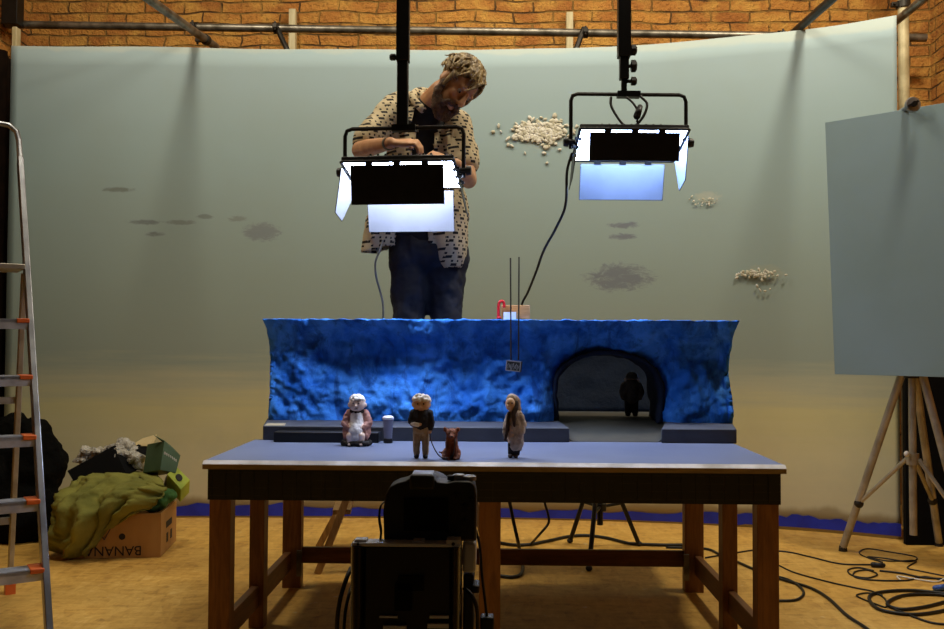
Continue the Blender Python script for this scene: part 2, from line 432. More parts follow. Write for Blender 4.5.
# ------------------------------------------------------------------ scaffold pipes above the backdrop
def pipe(p0, p1, r, m, label, name='scaffold_pipe', clamps=()):
    base = (V(p0)+V(p1))/2; base.z = min(p0[2], p1[2])
    t = thing(name, label, 'pipe', base); d = (V(p1)-V(p0)).normalized()
    MB().tube([p0, p1], r, 14).build('tube', m, t, smooth=None)
    for c in clamps:
        c = V(p0)+d*(V(p1)-V(p0)).length*c
        k = MB(); k.cyl(c-d*.022, c+d*.022, r*1.3, None, 14); u, w = frame(d)
        k.bar(c+u*r*1.1, c+u*(r*1.1+.04), .03, .03); k.cyl(c+u*(r+.03)-w*.03, c+u*(r+.03)+w*.03, .008, None, 8)
        k.build('clamp', 'dark_steel', t, bevel=.002)
    return t
Yp = 6.42
long_pipe = pipe(at(5, 24.5, Yp), at(926, 38, Yp), .028, 'steel', 'long horizontal steel scaffold pipe running across the brick wall', clamps=(.21, .30, .635, .845))
a, b = at(216, 47, 6.32), at(150, 0, 5.4); pipe(a, b+(b-a)*.5, .027, 'steel', 'sloping steel pipe crossing the long pipe at upper left', clamps=(.12,))
a, b = at(790, 36, 6.0), at(831, 0, 5.3); pipe(a, b+(b-a)*.7, .026, 'dark_steel', 'sloping dark pipe meeting the top of the backdrop at upper right')
vertical = pipe(V((at(904, 100, 5.95).x, 5.95, 0)), V((at(904, 100, 5.95).x, 5.95, 4.8)), .034, 'pale_pipe', 'pale vertical pipe beside the right edge of the backdrop', 'vertical_pipe', clamps=(.7,))
a, b = at(889, 27, 5.75), at(926, -3, 5.3); MB().tube([a, b+(b-a)*.8], .024, 14).build('side_arm', 'steel', vertical)['label'] = 'short sloping steel pipe in front of the pale pipe'
for px, q in ((277, 291), (584, 573)):
    MB().tube([at(px, 28, 6.40), at(q, 58, 6.33)], .019, 12).build('brace', 'dark_steel', long_pipe)['label'] = 'short dark brace hanging from the pipe'
for px, w, py, lab in ((293, .05, 10, 'pale upright lumber post against the brick wall left of the man'), (569.5, .05, 13, 'pale upright lumber post against the brick wall between the lamps'), (16.5, .03, 28, 'pale lumber stub at the top left corner of the backdrop')):
    p = at(px, py, 6.7 if px > 20 else 6.08)
    o = MB().bb((p.x-w/2, p.y-.03, 0), (p.x+w/2, p.y+.03, p.z)).build('lumber_post', 'white_lumber', bevel=.003); tag(o, lab, 'post')
p = at(12.5, 26, 6.32); o = MB().bb((p.x-.055, p.y-.05, p.z), (p.x+.055, p.y+.05, 4.8)).build('hanging_post', 'black_metal', bevel=.004); tag(o, 'black steel post coming down from the ceiling at top left corner', 'post')

m = MB(); zc = at(6, 40, 5.9).z
m.grid(lambda u, v: V((-3.36+.03*math.sin(u*38)+.012*math.sin(u*95), 4.6+u*1.75, .03+v*(zc-.03))), 90, 6)
M['brown_curtain'] = mat('brown_curtain', '1c120b', .95, 0, '120b07', 14, spec=.1)  # sheet added to darken the lamp-lit wall at the left edge
tag(m.build('dark_curtain', 'brown_curtain', smooth=True, solid=.006), 'dark brown curtain along the left wall behind the aluminium ladder', 'curtain')

# ------------------------------------------------------------------ LED panel lamps on hanging poles
M['led'] = emis('led_panel', 'd3e2ff', 48.0)
LED2 = emis('led_panel_blue', 'b0ccff', 40.0)
M['door_white'] = mat('door_white', '74767d', .5, 0, '6f7178', 10); M['door_blue'] = mat('door_blue', '6e7787', .5, 0, '687181', 10)  # white linings greyed against lamp glare; right one carries its bluish light
def lamp(label, X, Y, Z, tilt, led, rz=0, lw=1.0, yoke_h=.2, liner='door_white', right_open=.25, left_open=.45, near_len=.15, far_len=.165):
    t = thing('led_panel_lamp', label, 'lamp', (X, Y, Z), rz, None)
    T = Matrix.Rotation(-tilt, 4, 'X'); W, D = .245*lw, .15
    def put(mb, name, m, par=t, **k): return mb.xf(T).build(name, m, par, local=True, **k)
    m = MB(); m.bb((-W, -D, -.012), (W, D, .008)); m.bb((-W*.6, -D*.6, .008), (W*.6, D*.6, .036))
    for sx in (-1, 1): m.bb((sx*W-.006, -D, -.02), (sx*W+.006, D, -.01))
    for sy in (-1, 1): m.bb((-W, sy*D-.006, -.02), (W, sy*D+.006, -.01))
    h = put(m, 'housing', 'black_metal', bevel=.003)
    m = MB()
    for k in range(9): m.bb((-W*.55+k*W*.1375-.004, -D*.55, .036), (-W*.55+k*W*.1375+.004, D*.55, .046))
    put(m, 'cooling_fins', 'black_metal')
    put(MB().bb((-W+.008, -D+.008, -.017), (W-.008, D-.008, -.0125)), 'light_panel', led)
    # barn doors: hinge line, hanging direction, width at the hinge and at the rim
    def door(h0, h1, d, taper, lab, inner):
        h0, h1, d = V(h0), V(h1), V(d); e = (h1-h0).normalized(); nrm = e.cross(d).normalized()
        if nrm.dot(V((0, 0, -1))*0+inner) < 0: nrm = -nrm
        g = d.normalized()*.009
        def quad(off, th, inset=0):
            a, b = h0+g+off+e*inset, h1+g+off-e*inset; c, f = h1+d-e*taper+off-e*inset-d.normalized()*inset, h0+d+e*taper+off+e*inset-d.normalized()*inset
            n = nrm*th; return [a, b, c, f, a+n, b+n, c+n, f+n]
        m = MB().hexa(quad(-nrm*.002, .002))
        L = (h1-h0).length
        for k in (.2, .5, .8): m.bar(h0+e*L*k-g*.4, h0+e*L*k+g*1.2, .03, .006)
        o = put(m, 'barn_door', 'black_metal')
        k = MB().hexa(quad(V((0, 0, 0)), .001, .002)); lo = k.xf(T).build('door_lining', liner, o, local=True); lo['label'] = 'white inner face of the barn door'
        if lab: o['label'] = lab
    w2 = W*.83
    ct, st_ = math.cos(tilt), math.sin(tilt)
    def un(y, z): return V((0, y*ct-z*st_, y*st_+z*ct))       # a world direction back into the tilted lamp frame
    door((-w2, -D, -.021), (w2, -D, -.021), un(.03, -near_len), 0, 'barn door hanging on the near side, black outside', V((0, 1, 0)))
    door((-w2, D, -.021), (w2, D, -.021), un(.05, -far_len), 0, 'barn door on the far side, its lit white face to the front', V((0, -1, 0)))
    for sx, op in ((-1, left_open), (1, right_open)):
        dd = un(.02, -.165); door((sx*W, -D*.85, -.021), (sx*W, D*.85, -.021), V((sx*op*.17, dd.y, dd.z)), .07, None, V((-sx, 0, 0)))
    # yoke, pivots
    m = MB(); yy = W+.022
    pts = [(-yy, 0, -.03), (-yy, 0, yoke_h-.03), (-yy+.008, 0, yoke_h-.008), (-yy+.03, 0, yoke_h), (yy-.03, 0, yoke_h), (yy-.008, 0, yoke_h-.008), (yy, 0, yoke_h-.03), (yy, 0, -.03)]
    m.tube(pts, .0085, 8); m.bb((-.05, -.02, yoke_h-.014), (.05, .02, yoke_h+.012)); m.build('yoke', 'black_metal', t, local=True)
    for sx in (-1, 1):
        m = MB(); m.cyl((sx*(W+.004), 0, 0), (sx*(yy+.03), 0, 0), .012); m.cyl((sx*(yy+.012), 0, 0), (sx*(yy+.032), 0, 0), .022, .018, 10); m.build('tilt_knob', 'black_plastic', t, local=True)
    return t
def pole(label, X, Y, segs, knobs, cuff=None):
    t = thing('hanging_pole', label, 'pole', (X, Y, segs[-1][1]))
    for z1, z0, r in segs: MB().bb((X-r, Y-r, z0), (X+r, Y+r, z1)).build('pole_section', 'black_metal', t, bevel=.004)
    for sx, z, r in knobs:
        m = MB(); m.cyl((X, Y, z), (X+sx*.03, Y, z), .008); k = m.lathe([(.006, 0), (r*.8, .004), (r*.8, .022), (r*.5, .028)], (X+sx*.028, Y, z), (sx, 0, 0), 9); m.build('knob', 'black_plastic', t)
    return t
LY = 3.80
def zz(py, y, px=472): return at(px, py, y).z
l1 = lamp('left LED panel lamp with barn doors hanging in front of the man', at(403.5, 200, LY).x, LY, zz(171.5, LY, 403), .2, 'led', -.09, .935, zz(128, LY, 403)-zz(171.5, LY, 403), near_len=.165, far_len=.18, left_open=.3, right_open=.22)
pole('black telescopic pole holding the lamp in front of the man', at(403, 60, LY).x, LY, [(4.8, zz(62, LY), .027), (zz(62, LY), zz(126, LY), .023)], [(-1, zz(57, LY), .018)])
LY = 4.02
l2 = lamp('right LED panel lamp with barn doors and bluish light', at(628.5, 200, LY).x, LY, zz(142.5, LY, 628), .27, LED2, .04, .945, zz(94.5, LY, 628)-zz(142.5, LY, 628), near_len=.125, far_len=.165, left_open=.12, right_open=.05, liner='door_blue')
X2 = at(624, 60, LY).x
pole('black telescopic pole with three knobs holding the right lamp', X2, LY, [(4.8, zz(58, LY), .028), (zz(58, LY), zz(80, LY), .02), (zz(80, LY), zz(92, LY), .012)], [(1, zz(50.5, LY), .03), (1, zz(66.5, LY), .034), (1, zz(81.5, LY), .024)])
curve('power_cable', [at(611, 97, LY-.02), at(611, 105, LY-.03), at(616, 115, LY-.04), at(624, 125, LY-.05), at(633, 127, LY-.05), at(643, 117, LY-.04), at(647, 104, LY-.03), at(640, 96, LY-.02)], .006, 'cable_black', 'short black cable looped from the yoke of the right lamp', 'cable')
m = MB().tube([at(626, 97, LY-.02), at(633, 103, LY-.03), at(638, 112, LY-.04), at(637, 122, LY-.05)], .005, 8, 6)
m.chain([at(640, 107, LY-.04), at(637, 116, LY-.045)], [.012, .016]); o = m.build('plug_connector', 'black_rubber', smooth=True); tag(o, 'black cable connector dangling above the right lamp', 'connector')
curve('power_cable', [at(572, 153, LY), at(567, 172, LY), at(565.5, 205, LY+.02), at(556, 228, LY+.1), at(544, 250, LY+.2), at(536, 272, 4.42), at(528, 292, 4.62), at(522, 304, 4.7), at(519, 322, 4.74), at(519, 340, 4.74)], .006, 'cable_black', 'black cable dropping from the right lamp behind the wooden block', 'cable')
curve('thin_cable', [at(383, 240, 4.5), at(380, 250, 4.48), at(375.5, 262, 4.48), at(376, 276, 4.48), at(380, 291, 4.5), at(383, 305, 4.5), at(383, 325, 4.5)], .005, 'cable_grey', 'thin grey cable hanging from the shirt hem of the man', 'cable')

# ------------------------------------------------------------------ room lights (two work lamps under the ceiling, two added soft fills, a dim room bounce)
def area(name, loc, size, power, col, target):
    l = bpy.data.lights.new(name, 'AREA'); l.shape = 'DISK'; l.size = size; l.energy = power; l.color = col
    o = bpy.data.objects.new(name, l); COL.objects.link(o); o.location = loc
    o.rotation_euler = (V(target)-V(loc)).to_track_quat('-Z', 'Y').to_euler(); return o
WARM = (1.0, .89, .70)
area('ceiling_work_lamp', (-2.08, 4.2, 4.65), .45, 50, WARM, (-1.5, 6.2, 1.0))
area('ceiling_work_lamp', (2.2, 4.2, 4.65), .4, 78, WARM, (1.6, 6.2, 1.0))
area('ceiling_room_lamp', (.5, 3.3, 4.6), 1.3, 24, WARM, (.2, 5.9, .8))  # added soft fill for the board and the front, no fixture
area('ceiling_room_lamp', (.1, 4.9, 4.65), 1.0, 42, WARM, (.1, 6.0, .5))  # unseen soft light added above and behind the man
w = bpy.data.worlds.new('world'); scn.world = w; w.use_nodes = True
w.node_tree.nodes['Background'].inputs[0].default_value = (.9, .85, .75, 1); w.node_tree.nodes['Background'].inputs[1].default_value = .012
vs = scn.view_settings; vs.view_transform = 'Standard'; vs.look = 'None'; vs.gamma = 1; vs.use_curve_mapping = False; vs.exposure = 0.0
# ------------------------------------------------------------------ work table
TT = .745                                             # height of its top
table = thing('work_table', 'long wooden table with grey-blue top and black skirt carrying the miniature set', 'table', (0, 3.8, 0))
MB().bb((-1.01, 3.2142, TT-.028), (1.01, 3.90, TT)).build('tabletop', 'tabletop', table, bevel=.002)
MB().prism([(-1.012, 3.195, TT-.013), (-1.012, 3.195, TT-.011), (-1.012, 3.212, TT+.001), (-1.012, 3.214, TT-.013)], (2.024, 0, 0)).build('edge_strip', 'table_edge', table)['label'] = 'pale strip along the front edge'
MB().bb((-1.012, 3.196, TT-.029), (1.012, 3.205, TT-.0132)).build('plywood_edge', 'ply_edge', table)
m = MB(); m.bb((-.998, 3.215, TT-.138), (.998, 3.223, TT-.0285))
for k in range(40): m.bb((-.995+k*.05, 3.212, TT-.136), (-.985+k*.05, 3.216, TT-.03))
m.bb((-.998, 3.223, TT-.138), (-.99, 4.4, TT-.0285)); m.bb((.99, 3.223, TT-.138), (.998, 4.4, TT-.0285)); m.build('skirt', 'corrugated', table)
MB().bb((-.99, 4.40, TT-.125), (.99, 4.42, TT-.03)).build('back_rail', 'rail_wood', table)
MB().bb((-.985, 3.9, TT-.03), (.985, 4.40, TT-.004)).build('rear_board', 'ply_edge', table)
for x0, x1, y0, y1 in ((-.995, -.92, 3.226, 3.29), (.92, .995, 3.226, 3.29), (-.045, .03, 3.226, 3.29), (-.985, -.925, 3.73, 3.80), (.925, .985, 3.73, 3.80),
                       (-.988, -.9, 4.335, 4.395), (.9, .988, 4.335, 4.395)):
    m = MB().bb((x0, y0, 0), (x1, y1, TT-.0305))
    m.build('leg', 'leg_wood', table, bevel=.003)
for s in (-1, 1): MB().bb((s*.975, 3.295, .085), (s*.945, 4.33, .172)).build('side_rail', 'side_wood', table, bevel=.003)
MB().bb((-.9, 4.36, .112), (.9, 4.385, .187)).build('cross_rail', 'rail_wood', table, bevel=.003)
for s in (-1, 1): MB().bb((s*.905-.012, 4.32, .06), (s*.905+.012, 4.334, .18)).build('steel_bracket', 'steel', table)

# ------------------------------------------------------------------ miniature tunnel set
st = thing('tunnel_set', 'blue sculpted rock wall with an arched tunnel standing on the table', 'film set', (0, 4.1, TT))
ZB = TT+.06
def plinth(f0, f1, b0, b1, lab):
    c = [(f0, 3.872, TT), (f1, 3.872, TT), (b1, 4.27, TT), (b0, 4.27, TT)]
    MB().hexa([V(p) for p in c]+[V((x, y, ZB)) for x, y, z in c]).build('plinth', 'plinth', st, bevel=.004)['label'] = lab
plinth(-.97, .323, -1.05, .300, 'long slate grey ledge left of the tunnel'); plinth(.707, 1.02, .80, 1.10, 'short slate grey ledge right of the tunnel')
M['cream_patch'] = mat('bare_cream_patch', 'b3a584', .7, 0, '8d8570', 40)
XL, XR = -1.028, 1.083
ACX, ARX, ACZ, ARZ = .525, .245, .90, .215
def arch_r(x, z):
    if z < ACZ: return abs(x-ACX)/ARX
    return ((abs(x-ACX)/ARX)**2.3+((z-ACZ)/ARZ)**2.3)**(1/2.3)
prof = [(0, 4.165), (.10, 4.165), (.25, 4.18), (.45, 4.215), (.62, 4.23), (.78, 4.195), (.9, 4.135), (1.0, 4.09)]
def lerp(pr, t):
    for (a, b), (c, d) in zip(pr, pr[1:]):
        if a <= t <= c:
            k = (t-a)/(c-a); k = k*k*(3-2*k) if False else k; return b+(d-b)*k
    return pr[-1][1]
HZ = 1.262-ZB
b = bmesh.new(); NU, NV = 260, 62; grid = {}
for i in range(NU+1):
    for j in range(NV+1):
        x = XL+(XR-XL)*i/NU; t = j/NV; z = ZB+HZ*t
        r = arch_r(x, z); y = lerp(prof, t)
        q = V((x, z, 0))
        big = noise.fractal(q*3.2+V((3, 1, 0)), .9, 2, 4)*.045
        fold = noise.ridged_multi_fractal(V((x*7+z*2.2, z*3.0, 4)), .9, 2.1, 4, .9, 2)*.02
        rough = noise.fractal(q*22, .8, 2, 4)*.012
        y += (big-fold+rough)*(1-.5*max(0, min(1, (.1-t)/.1)))
        if r < 1.35: y += max(0, (1.35-r)/.35)**2*.07
        zt = z+(noise.fractal(V((x*26, 7, 0)), .8, 2, 3)*.004 if j == NV else 0)
        xe = x
        if i in (0, NU): xe = x+(1 if i == 0 else -1)*(.028*(1-t)+.018*math.sin(t*PI)+.006*noise.noise(V((t*9, i, 0))))
        grid[i, j] = [xe, y, zt, r]
vert = {}
def gv(i, j):
    if (i, j) not in vert:
        x, y, z, r = grid[i, j]
        if r < 1 and r > .3:
            if z < ACZ: x = ACX+(x-ACX)/r
            else: x, z = ACX+(x-ACX)/r, ACZ+(z-ACZ)/r
        vert[i, j] = b.verts.new((x, y, z))
    return vert[i, j]
for i in range(NU):
    for j in range(NV):
        c = [(i, j), (i+1, j), (i+1, j+1), (i, j+1)]
        if all(grid[k][3] < 1 for k in c): continue
        b.faces.new([gv(*k) for k in c])
# top, ends and back of the wall
tops = [gv(i, NV) for i in range(NU+1)]
bt = []
for i, v in enumerate(tops):
    r1 = b.verts.new((v.co.x, v.co.y+.05, v.co.z+.003+.003*noise.noise(v.co*20))); r2 = b.verts.new((v.co.x, 4.30, v.co.z)); r3 = b.verts.new((v.co.x, 4.32, ZB if not .24 < v.co.x < .81 else ACZ+ARZ+.01))
    bt.append((v, r1, r2, r3))
for a, c in zip(bt, bt[1:]):
    for k in range(3): b.faces.new([a[k], c[k], c[k+1], a[k+1]])
for i, row in ((0, bt[0]), (NU, bt[-1])):
    col = [gv(i, j) for j in range(NV+1)]
    b.faces.new(col+[row[1], row[2], row[3]])
bmesh.ops.recalc_face_normals(b, faces=b.faces)
me = bpy.data.meshes.new('rock_wall'); b.to_mesh(me); b.free()
link('rock_wall', me, 'rock', st, smooth=True)
# tunnel tube
def archpt(k, n, sx, y, g=1.0):
    s = k/n; side = .13
    if s < side: x, z = -1, ZB-.004+(ACZ-ZB+.004)*s/side
    elif s > 1-side: x, z = 1, ZB-.004+(ACZ-ZB+.004)*(1-s)/side
    else:
        a = PI*(1-(s-side)/(1-2*side)); c, q = math.cos(a), math.sin(a); e = 2/2.3
        x = math.copysign(abs(c)**e, c); z = ACZ+ARZ*g*q**e
    p = V((ACX+x*ARX*g+sx, y, z)); o = noise.fractal(p*9, .8, 2, 4)*.018
    return p+V((x*o, 0, o*.6))
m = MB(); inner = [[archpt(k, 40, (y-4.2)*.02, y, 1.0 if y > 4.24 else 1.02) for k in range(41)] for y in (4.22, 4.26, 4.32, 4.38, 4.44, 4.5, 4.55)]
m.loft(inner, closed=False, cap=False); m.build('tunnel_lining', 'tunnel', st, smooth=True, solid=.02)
m = MB(); P = [(3.905, TT+.001), (4.0, TT+.014), (4.3, ZB-.006), (4.80, ZB+.0)]
rings = []
for y, z in P:
    k = (y-3.9)/.9; x0, x1 = .335+.0*k-.03*min(1, k*3), .70+.15*min(1, k*2.5)
    rings.append([V((x0, y, TT+.0005)), V((x1, y, TT+.0005)), V((x1, y, z)), V((x0, y, z))])
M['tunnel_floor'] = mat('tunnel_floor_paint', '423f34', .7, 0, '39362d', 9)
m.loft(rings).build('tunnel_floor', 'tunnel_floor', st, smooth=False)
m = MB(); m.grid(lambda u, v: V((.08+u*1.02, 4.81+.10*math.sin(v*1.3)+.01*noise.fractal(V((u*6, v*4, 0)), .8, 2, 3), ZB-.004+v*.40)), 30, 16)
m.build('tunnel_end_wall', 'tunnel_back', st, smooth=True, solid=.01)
MB().bb((.1, 4.41, TT-.02), (1.05, 4.86, TT-.001)).build('support_board', 'ply_edge', st)

MB().prism([(-.966, 3.88, ZB), (-.88, 3.88, ZB), (-.90, 3.99, ZB), (-.98, 3.99, ZB)], (0, 0, .0012)).build('bare_patch', 'cream_patch', st)['label'] = 'unpainted cream patch at the left end of the ledge'
bench = tag(MB().bb((-.905, 3.79, TT+.001), (-.47, 3.868, TT+.043)).build('miniature_bench', 'black_plastic', bevel=.003), 'long low black bench on the table against the left ledge', 'bench')
bn = thing('litter_bin', 'small grey litter bin with white rim between two puppets', 'bin', at(388, 442.5, 3.80))
c = at(388, 442.5, 3.80); c.z = TT
MB().lathe([(.019, 0), (.019, .018), (.0165, .02)], c).build('bin_base', 'black_plastic', bn)
M['bin_grey'] = mat('bin_grey', '84889a', .5, 0, '73778a', 20)
MB().lathe([(.017, .02), (.022, .1), (.0225, .1), (.0, .1)], c).build('bin_body', 'bin_grey', bn)
MB().lathe([(.0235, .098), (.0235, .106), (.015, .112), (.0, .113)], c).build('bin_rim', 'white_enamel', bn)

# hanging station sign, wooden block, clamp on top of the wall
ys = 3.98; M['sign_grey'] = mat('sign_grey', '77777c', .6)
sg = thing('hanging_sign', 'tiny black sign with white marks hanging on two thin rods before the rock wall', 'sign', at(514.5, 373, ys))
R = Matrix.Rotation(-.28, 3, 'Z') @ Matrix.Rotation(.10, 3, 'Y')
c = at(514, 366, ys)
MB().box(c, (.066, .022, .045), R).build('sign_board', 'black_plastic', sg, bevel=.002)
m = MB(); f = V((0, -.0125, 0))
for dx, dz, w, h in ((0, .0205, .066, .004), (0, -.0205, .066, .004), (-.031, 0, .004, .045), (.031, 0, .004, .045)):
    m.box(c+R@(f+V((dx, 0, dz))), (w, .002, h), R)
m.build('sign_frame', 'sign_grey', sg)
m = MB(); rnd = random.Random(3)
for k in range(9): m.box(c+R@(f+V((-.024+k*.006, 0, rnd.uniform(-.006, .006)))), (.002, .002, rnd.uniform(.012, .026)), R @ Matrix.Rotation(rnd.uniform(-.4, .4), 3, 'Y'))
m.build('sign_marks', 'sign_grey', sg)['label'] = 'illegible white strokes across the sign'
for px, q, top in ((510.5, 511, 258), (519, 518.5, 257)):
    m = MB().tube([at(q, 360, ys), at(px, top, ys)], .0032, 8); m.build('rod', 'dark_steel', sg)
zt = 1.266
def onwall(x0, x1, y0, y1, h): return MB().bb((at(x0, 319, y0).x, y0, zt), (at(x1, 319, y0).x, y1, zt+h))
tag(onwall(501, 530, 4.20, 4.27, .067).build('wooden_block', 'tan_wood', bevel=.002), 'tan wooden block standing on top of the blue wall', 'block')
wb = thing('small_box', 'small block with white front in front of the tan wooden block', 'block', (at(512, 319, 4.14).x, 4.16, zt))
onwall(503.5, 519.5, 4.145, 4.185, .034).build('body', 'tan_wood', wb, bevel=.001)
onwall(503.5, 516, 4.14, 4.1445, .034).build('white_face', 'white_enamel', wb)
m = MB(); p0, p1 = at(498.5, 319, 4.17), at(502.5, 319, 4.17); p0.z = p1.z = zt+.004
m.tube([p0, p0+V((0, 0, .055)), p0+V((.005, 0, .075)), p0+V((.016, 0, .08)), p0+V((.024, 0, .072)), p0+V((.026, 0, .05))], .0065, 8, 4); m.ell(p0+V((.002, 0, .004)), (.011, .011, .008))
tag(m.build('spring_clamp', 'red_plastic', smooth=True), 'red clamp gripping the left end of the wooden block', 'clamp')

# ------------------------------------------------------------------ puppets
def pmat(n, c, c2=None, r=.75, **k): M[n] = mat(n, c, r, 0, c2, k.pop('scale', 40), **k); return n
pmat('felt_skin', 'e3bf9a', 'd2a882'); pmat('felt_pale', 'f0d9ca', 'e0c3b1'); pmat('felt_navy', '161b2c', '0f1320'); pmat('felt_beige', 'bba683', 'a38f6d')
pmat('felt_white', 'e8e6e4', 'd4d2d2'); pmat('felt_rose', 'b88677', '996b60', bump=.4); pmat('felt_black', '14100f', '1f1712', bump=.3); pmat('fur_grey', 'd0c2b0', 'a29484', bump=.8, bscale=200)
pmat('fur_brown', '8a4a22', '5b2c12', bump=.8, bscale=200); pmat('felt_dark', '1c1712', '292119'); pmat('fur_hood', 'b9a590', '8f7b69', bump=.6, bscale=200); pmat('scarf_dark', '2b211d', '3d2f28'); pmat('white_fluff', 'f4f0ea', 'e6e0d8', bump=.4, bscale=240)
def px_thing(name, label, cat, px, py, scale):
    """thing whose local frame is centred at its feet; 1 local unit = 1 photo pixel at that depth"""
    p = flo(px, py, TT+.001); t = thing(name, label, cat, p); k = (p.y)/F*scale; return t, k
def pbuild(mb, k, name, m, par, vox=None, rum=0):
    mb.xf(Matrix.Scale(k, 4))
    if vox:
        me = remesh(mb, vox, 4)
        if rum: rumple(me, rum, 90)
        return link(name, me, m, par, local=True, smooth=True)
    return mb.build(name, m, par, local=True, smooth=True)
# standing man with white cap and dog (pixel units: x right, z up, y away)
t, k = px_thing('puppet_walker', 'standing puppet with white hair, dark navy sweater and beige trousers holding a leash', 'puppet', 421, 458, .93)
m = MB()
m.chain([(0, 0, 62), (0, -.5, 50), (0, 0, 34)], [6, 7.5, 7]); m.ell((0, -1, 58), (9.5, 9, 9.5)); m.ell((-8.6, 0, 57), (2, 1.6, 2.8)); m.ell((8.6, 0, 57), (2, 1.6, 2.8)); m.ell((0, -9.6, 55.5), (1.8, 2.2, 1.7))
for s in (-1, 1): m.chain([(s*4.5, 0, 32), (s*4.6, -.5, 17), (s*4.6, 0, 3)], [4, 3.3, 2.8]); m.ell((s*4.8, -1.6, 1.9), (2.2, 4, 1.8))
m.chain([(-9, 0, 47), (-10.5, -2, 39), (-4, -7, 36), (0, -8, 37)], [3.2, 3, 2.2, 2]); m.chain([(9, 0, 47), (10.8, -1, 38), (9.8, -2, 31), (9.5, -2, 28)], [3.2, 3, 2.2, 2])
pbuild(m, k, 'body', 'felt_skin', t, .0028)
m = MB(); m.chain([(0, 0, 48), (0, 0, 41), (0, 0, 35)], [9.2, 9.6, 8.6]); m.chain([(-8.5, 0, 48), (-10.6, -2, 40), (-8.5, -4.5, 37)], [4.2, 3.8, 3.2]); m.chain([(8.5, 0, 48), (10.9, -1, 39), (10.2, -2, 32)], [4.2, 3.8, 3.2]); m.chain([(-4, -1, 52.5), (4, -1, 52.5)], [3.5, 3.5])
pbuild(m, k, 'sweater', 'felt_navy', t, .0026, .002)
m = MB(); m.chain([(-2, 0, 31), (2, 0, 31)], [7.4, 7.4])
for s in (-1, 1): m.chain([(s*4, 0, 30), (s*4.8, -.5, 17), (s*4.8, 0, 5.5)], [4.8, 4.1, 3.5])
pbuild(m, k, 'trousers', 'felt_beige', t, .0026, .0015)
m = MB(); m.chain([(-9, -5, 37), (-3, -8.3, 36.3)], [2.6, 2.4]); pbuild(m, k, 'white_cuff', 'felt_white', t)
m = MB()
for i in range(60):
    a = random.uniform(0, 2*PI); h = random.uniform(.2, 1); rr = math.sqrt(max(0, 1-h*h*.9))
    p = V((9.6*rr*math.cos(a), 9.2*rr*math.sin(a)-.5, 58.5+9.6*h*.95))
    if p.z > 61 or p.y > 1: m.ell(p, 2.2, None, 8)
pbuild(m, k, 'hair', 'white_fluff', t, .0024)
m = MB()
for s in (-1, 1): m.ell((s*3.2, -9.4, 58.5), (.9, .8, .9), None, 10)
pbuild(m, k, 'eyes', 'felt_black', t)
m = MB(); m.ell((0, -9.4, 51.8), (2.6, .7, .6), None, 10); pbuild(m, k, 'mouth', 'felt_rose', t)
for s in (-1, 1):
    m = MB(); m.ell((s*4.8, -1.7, 2), (2.8, 4.8, 2.4)); m.chain([(s*4.7, 0, 3), (s*4.7, 0, 6)], [2.8, 2.8]); pbuild(m, k, 'shoe', 'felt_black', t)
walk_hand = t.location+V((9.5, -2.5, 29))*k
# dog
t, kd = px_thing('dog_figurine', 'small sitting brown dog figure beside the leash', 'dog figure', 451, 459, 1)
m = MB(); m.chain([(1, 4, 7), (.5, 2, 14), (.5, -1, 21)], [7.2, 6.4, 5.6]); m.ell((.8, -3, 25.5), (6, 6, 5.2)); m.chain([(1.2, -7, 24.2), (1.4, -11, 23.2)], [3.2, 2.2]); m.ell((1.4, -13, 23.8), 1.0, None, 8)
for s in (-1, 1):
    m.chain([(s*3+.5, -3, 17), (s*3.2+.8, -5, 8), (s*3.2+.8, -5.5, 1.6)], [3, 2.4, 1.9]); m.ell((s*3.3+.8, -7, 1.3), (2.1, 3, 1.4))
    m.chain([(s*5+.5, 4, 6), (s*7, -1, 3)], [4.5, 2.6]); m.ell((s*7, -3, 1.5), (2.2, 3.4, 1.5))
    m.chain([(s*4.6+.6, -2, 28), (s*6.6+.6, -3, 30.2), (s*7+.6, -4, 28.5)], [2.2, 1.9, 1.2])
m.chain([(-5, 8, 4), (-9, 7, 5), (-12, 5, 6.5)], [2, 1.6, .8])
pbuild(m, kd, 'body', 'fur_brown', t, .0026, .0022)
m = MB()
for s in (-1, 1): m.ell((s*2.4+1, -8.3, 26.4), .8, None, 8)
m.ell((1.4, -14, 23.9), (1.2, .9, .9), None, 8); pbuild(m, kd, 'eyes_and_nose', 'felt_black', t)
neck = t.location+V((0, -4, 21.5))*kd
def tl(x, y, z): return t.location+V((x, y, z))*kd
o = MB().tube([walk_hand, walk_hand+V((.004, -.004, -.03)), tl(-16, -4, 10), tl(-11, -6, 3.5), tl(-5, -9, 2.0), tl(2, -11.5, 5), tl(4, -8.5, 17), tl(4.5, -5, 20.5)], .0022, 6, 8).build('dog_leash', 'leather', smooth=True)
tag(o, 'thin dark leash from the puppet\'s hand down to the brown dog', 'leash')
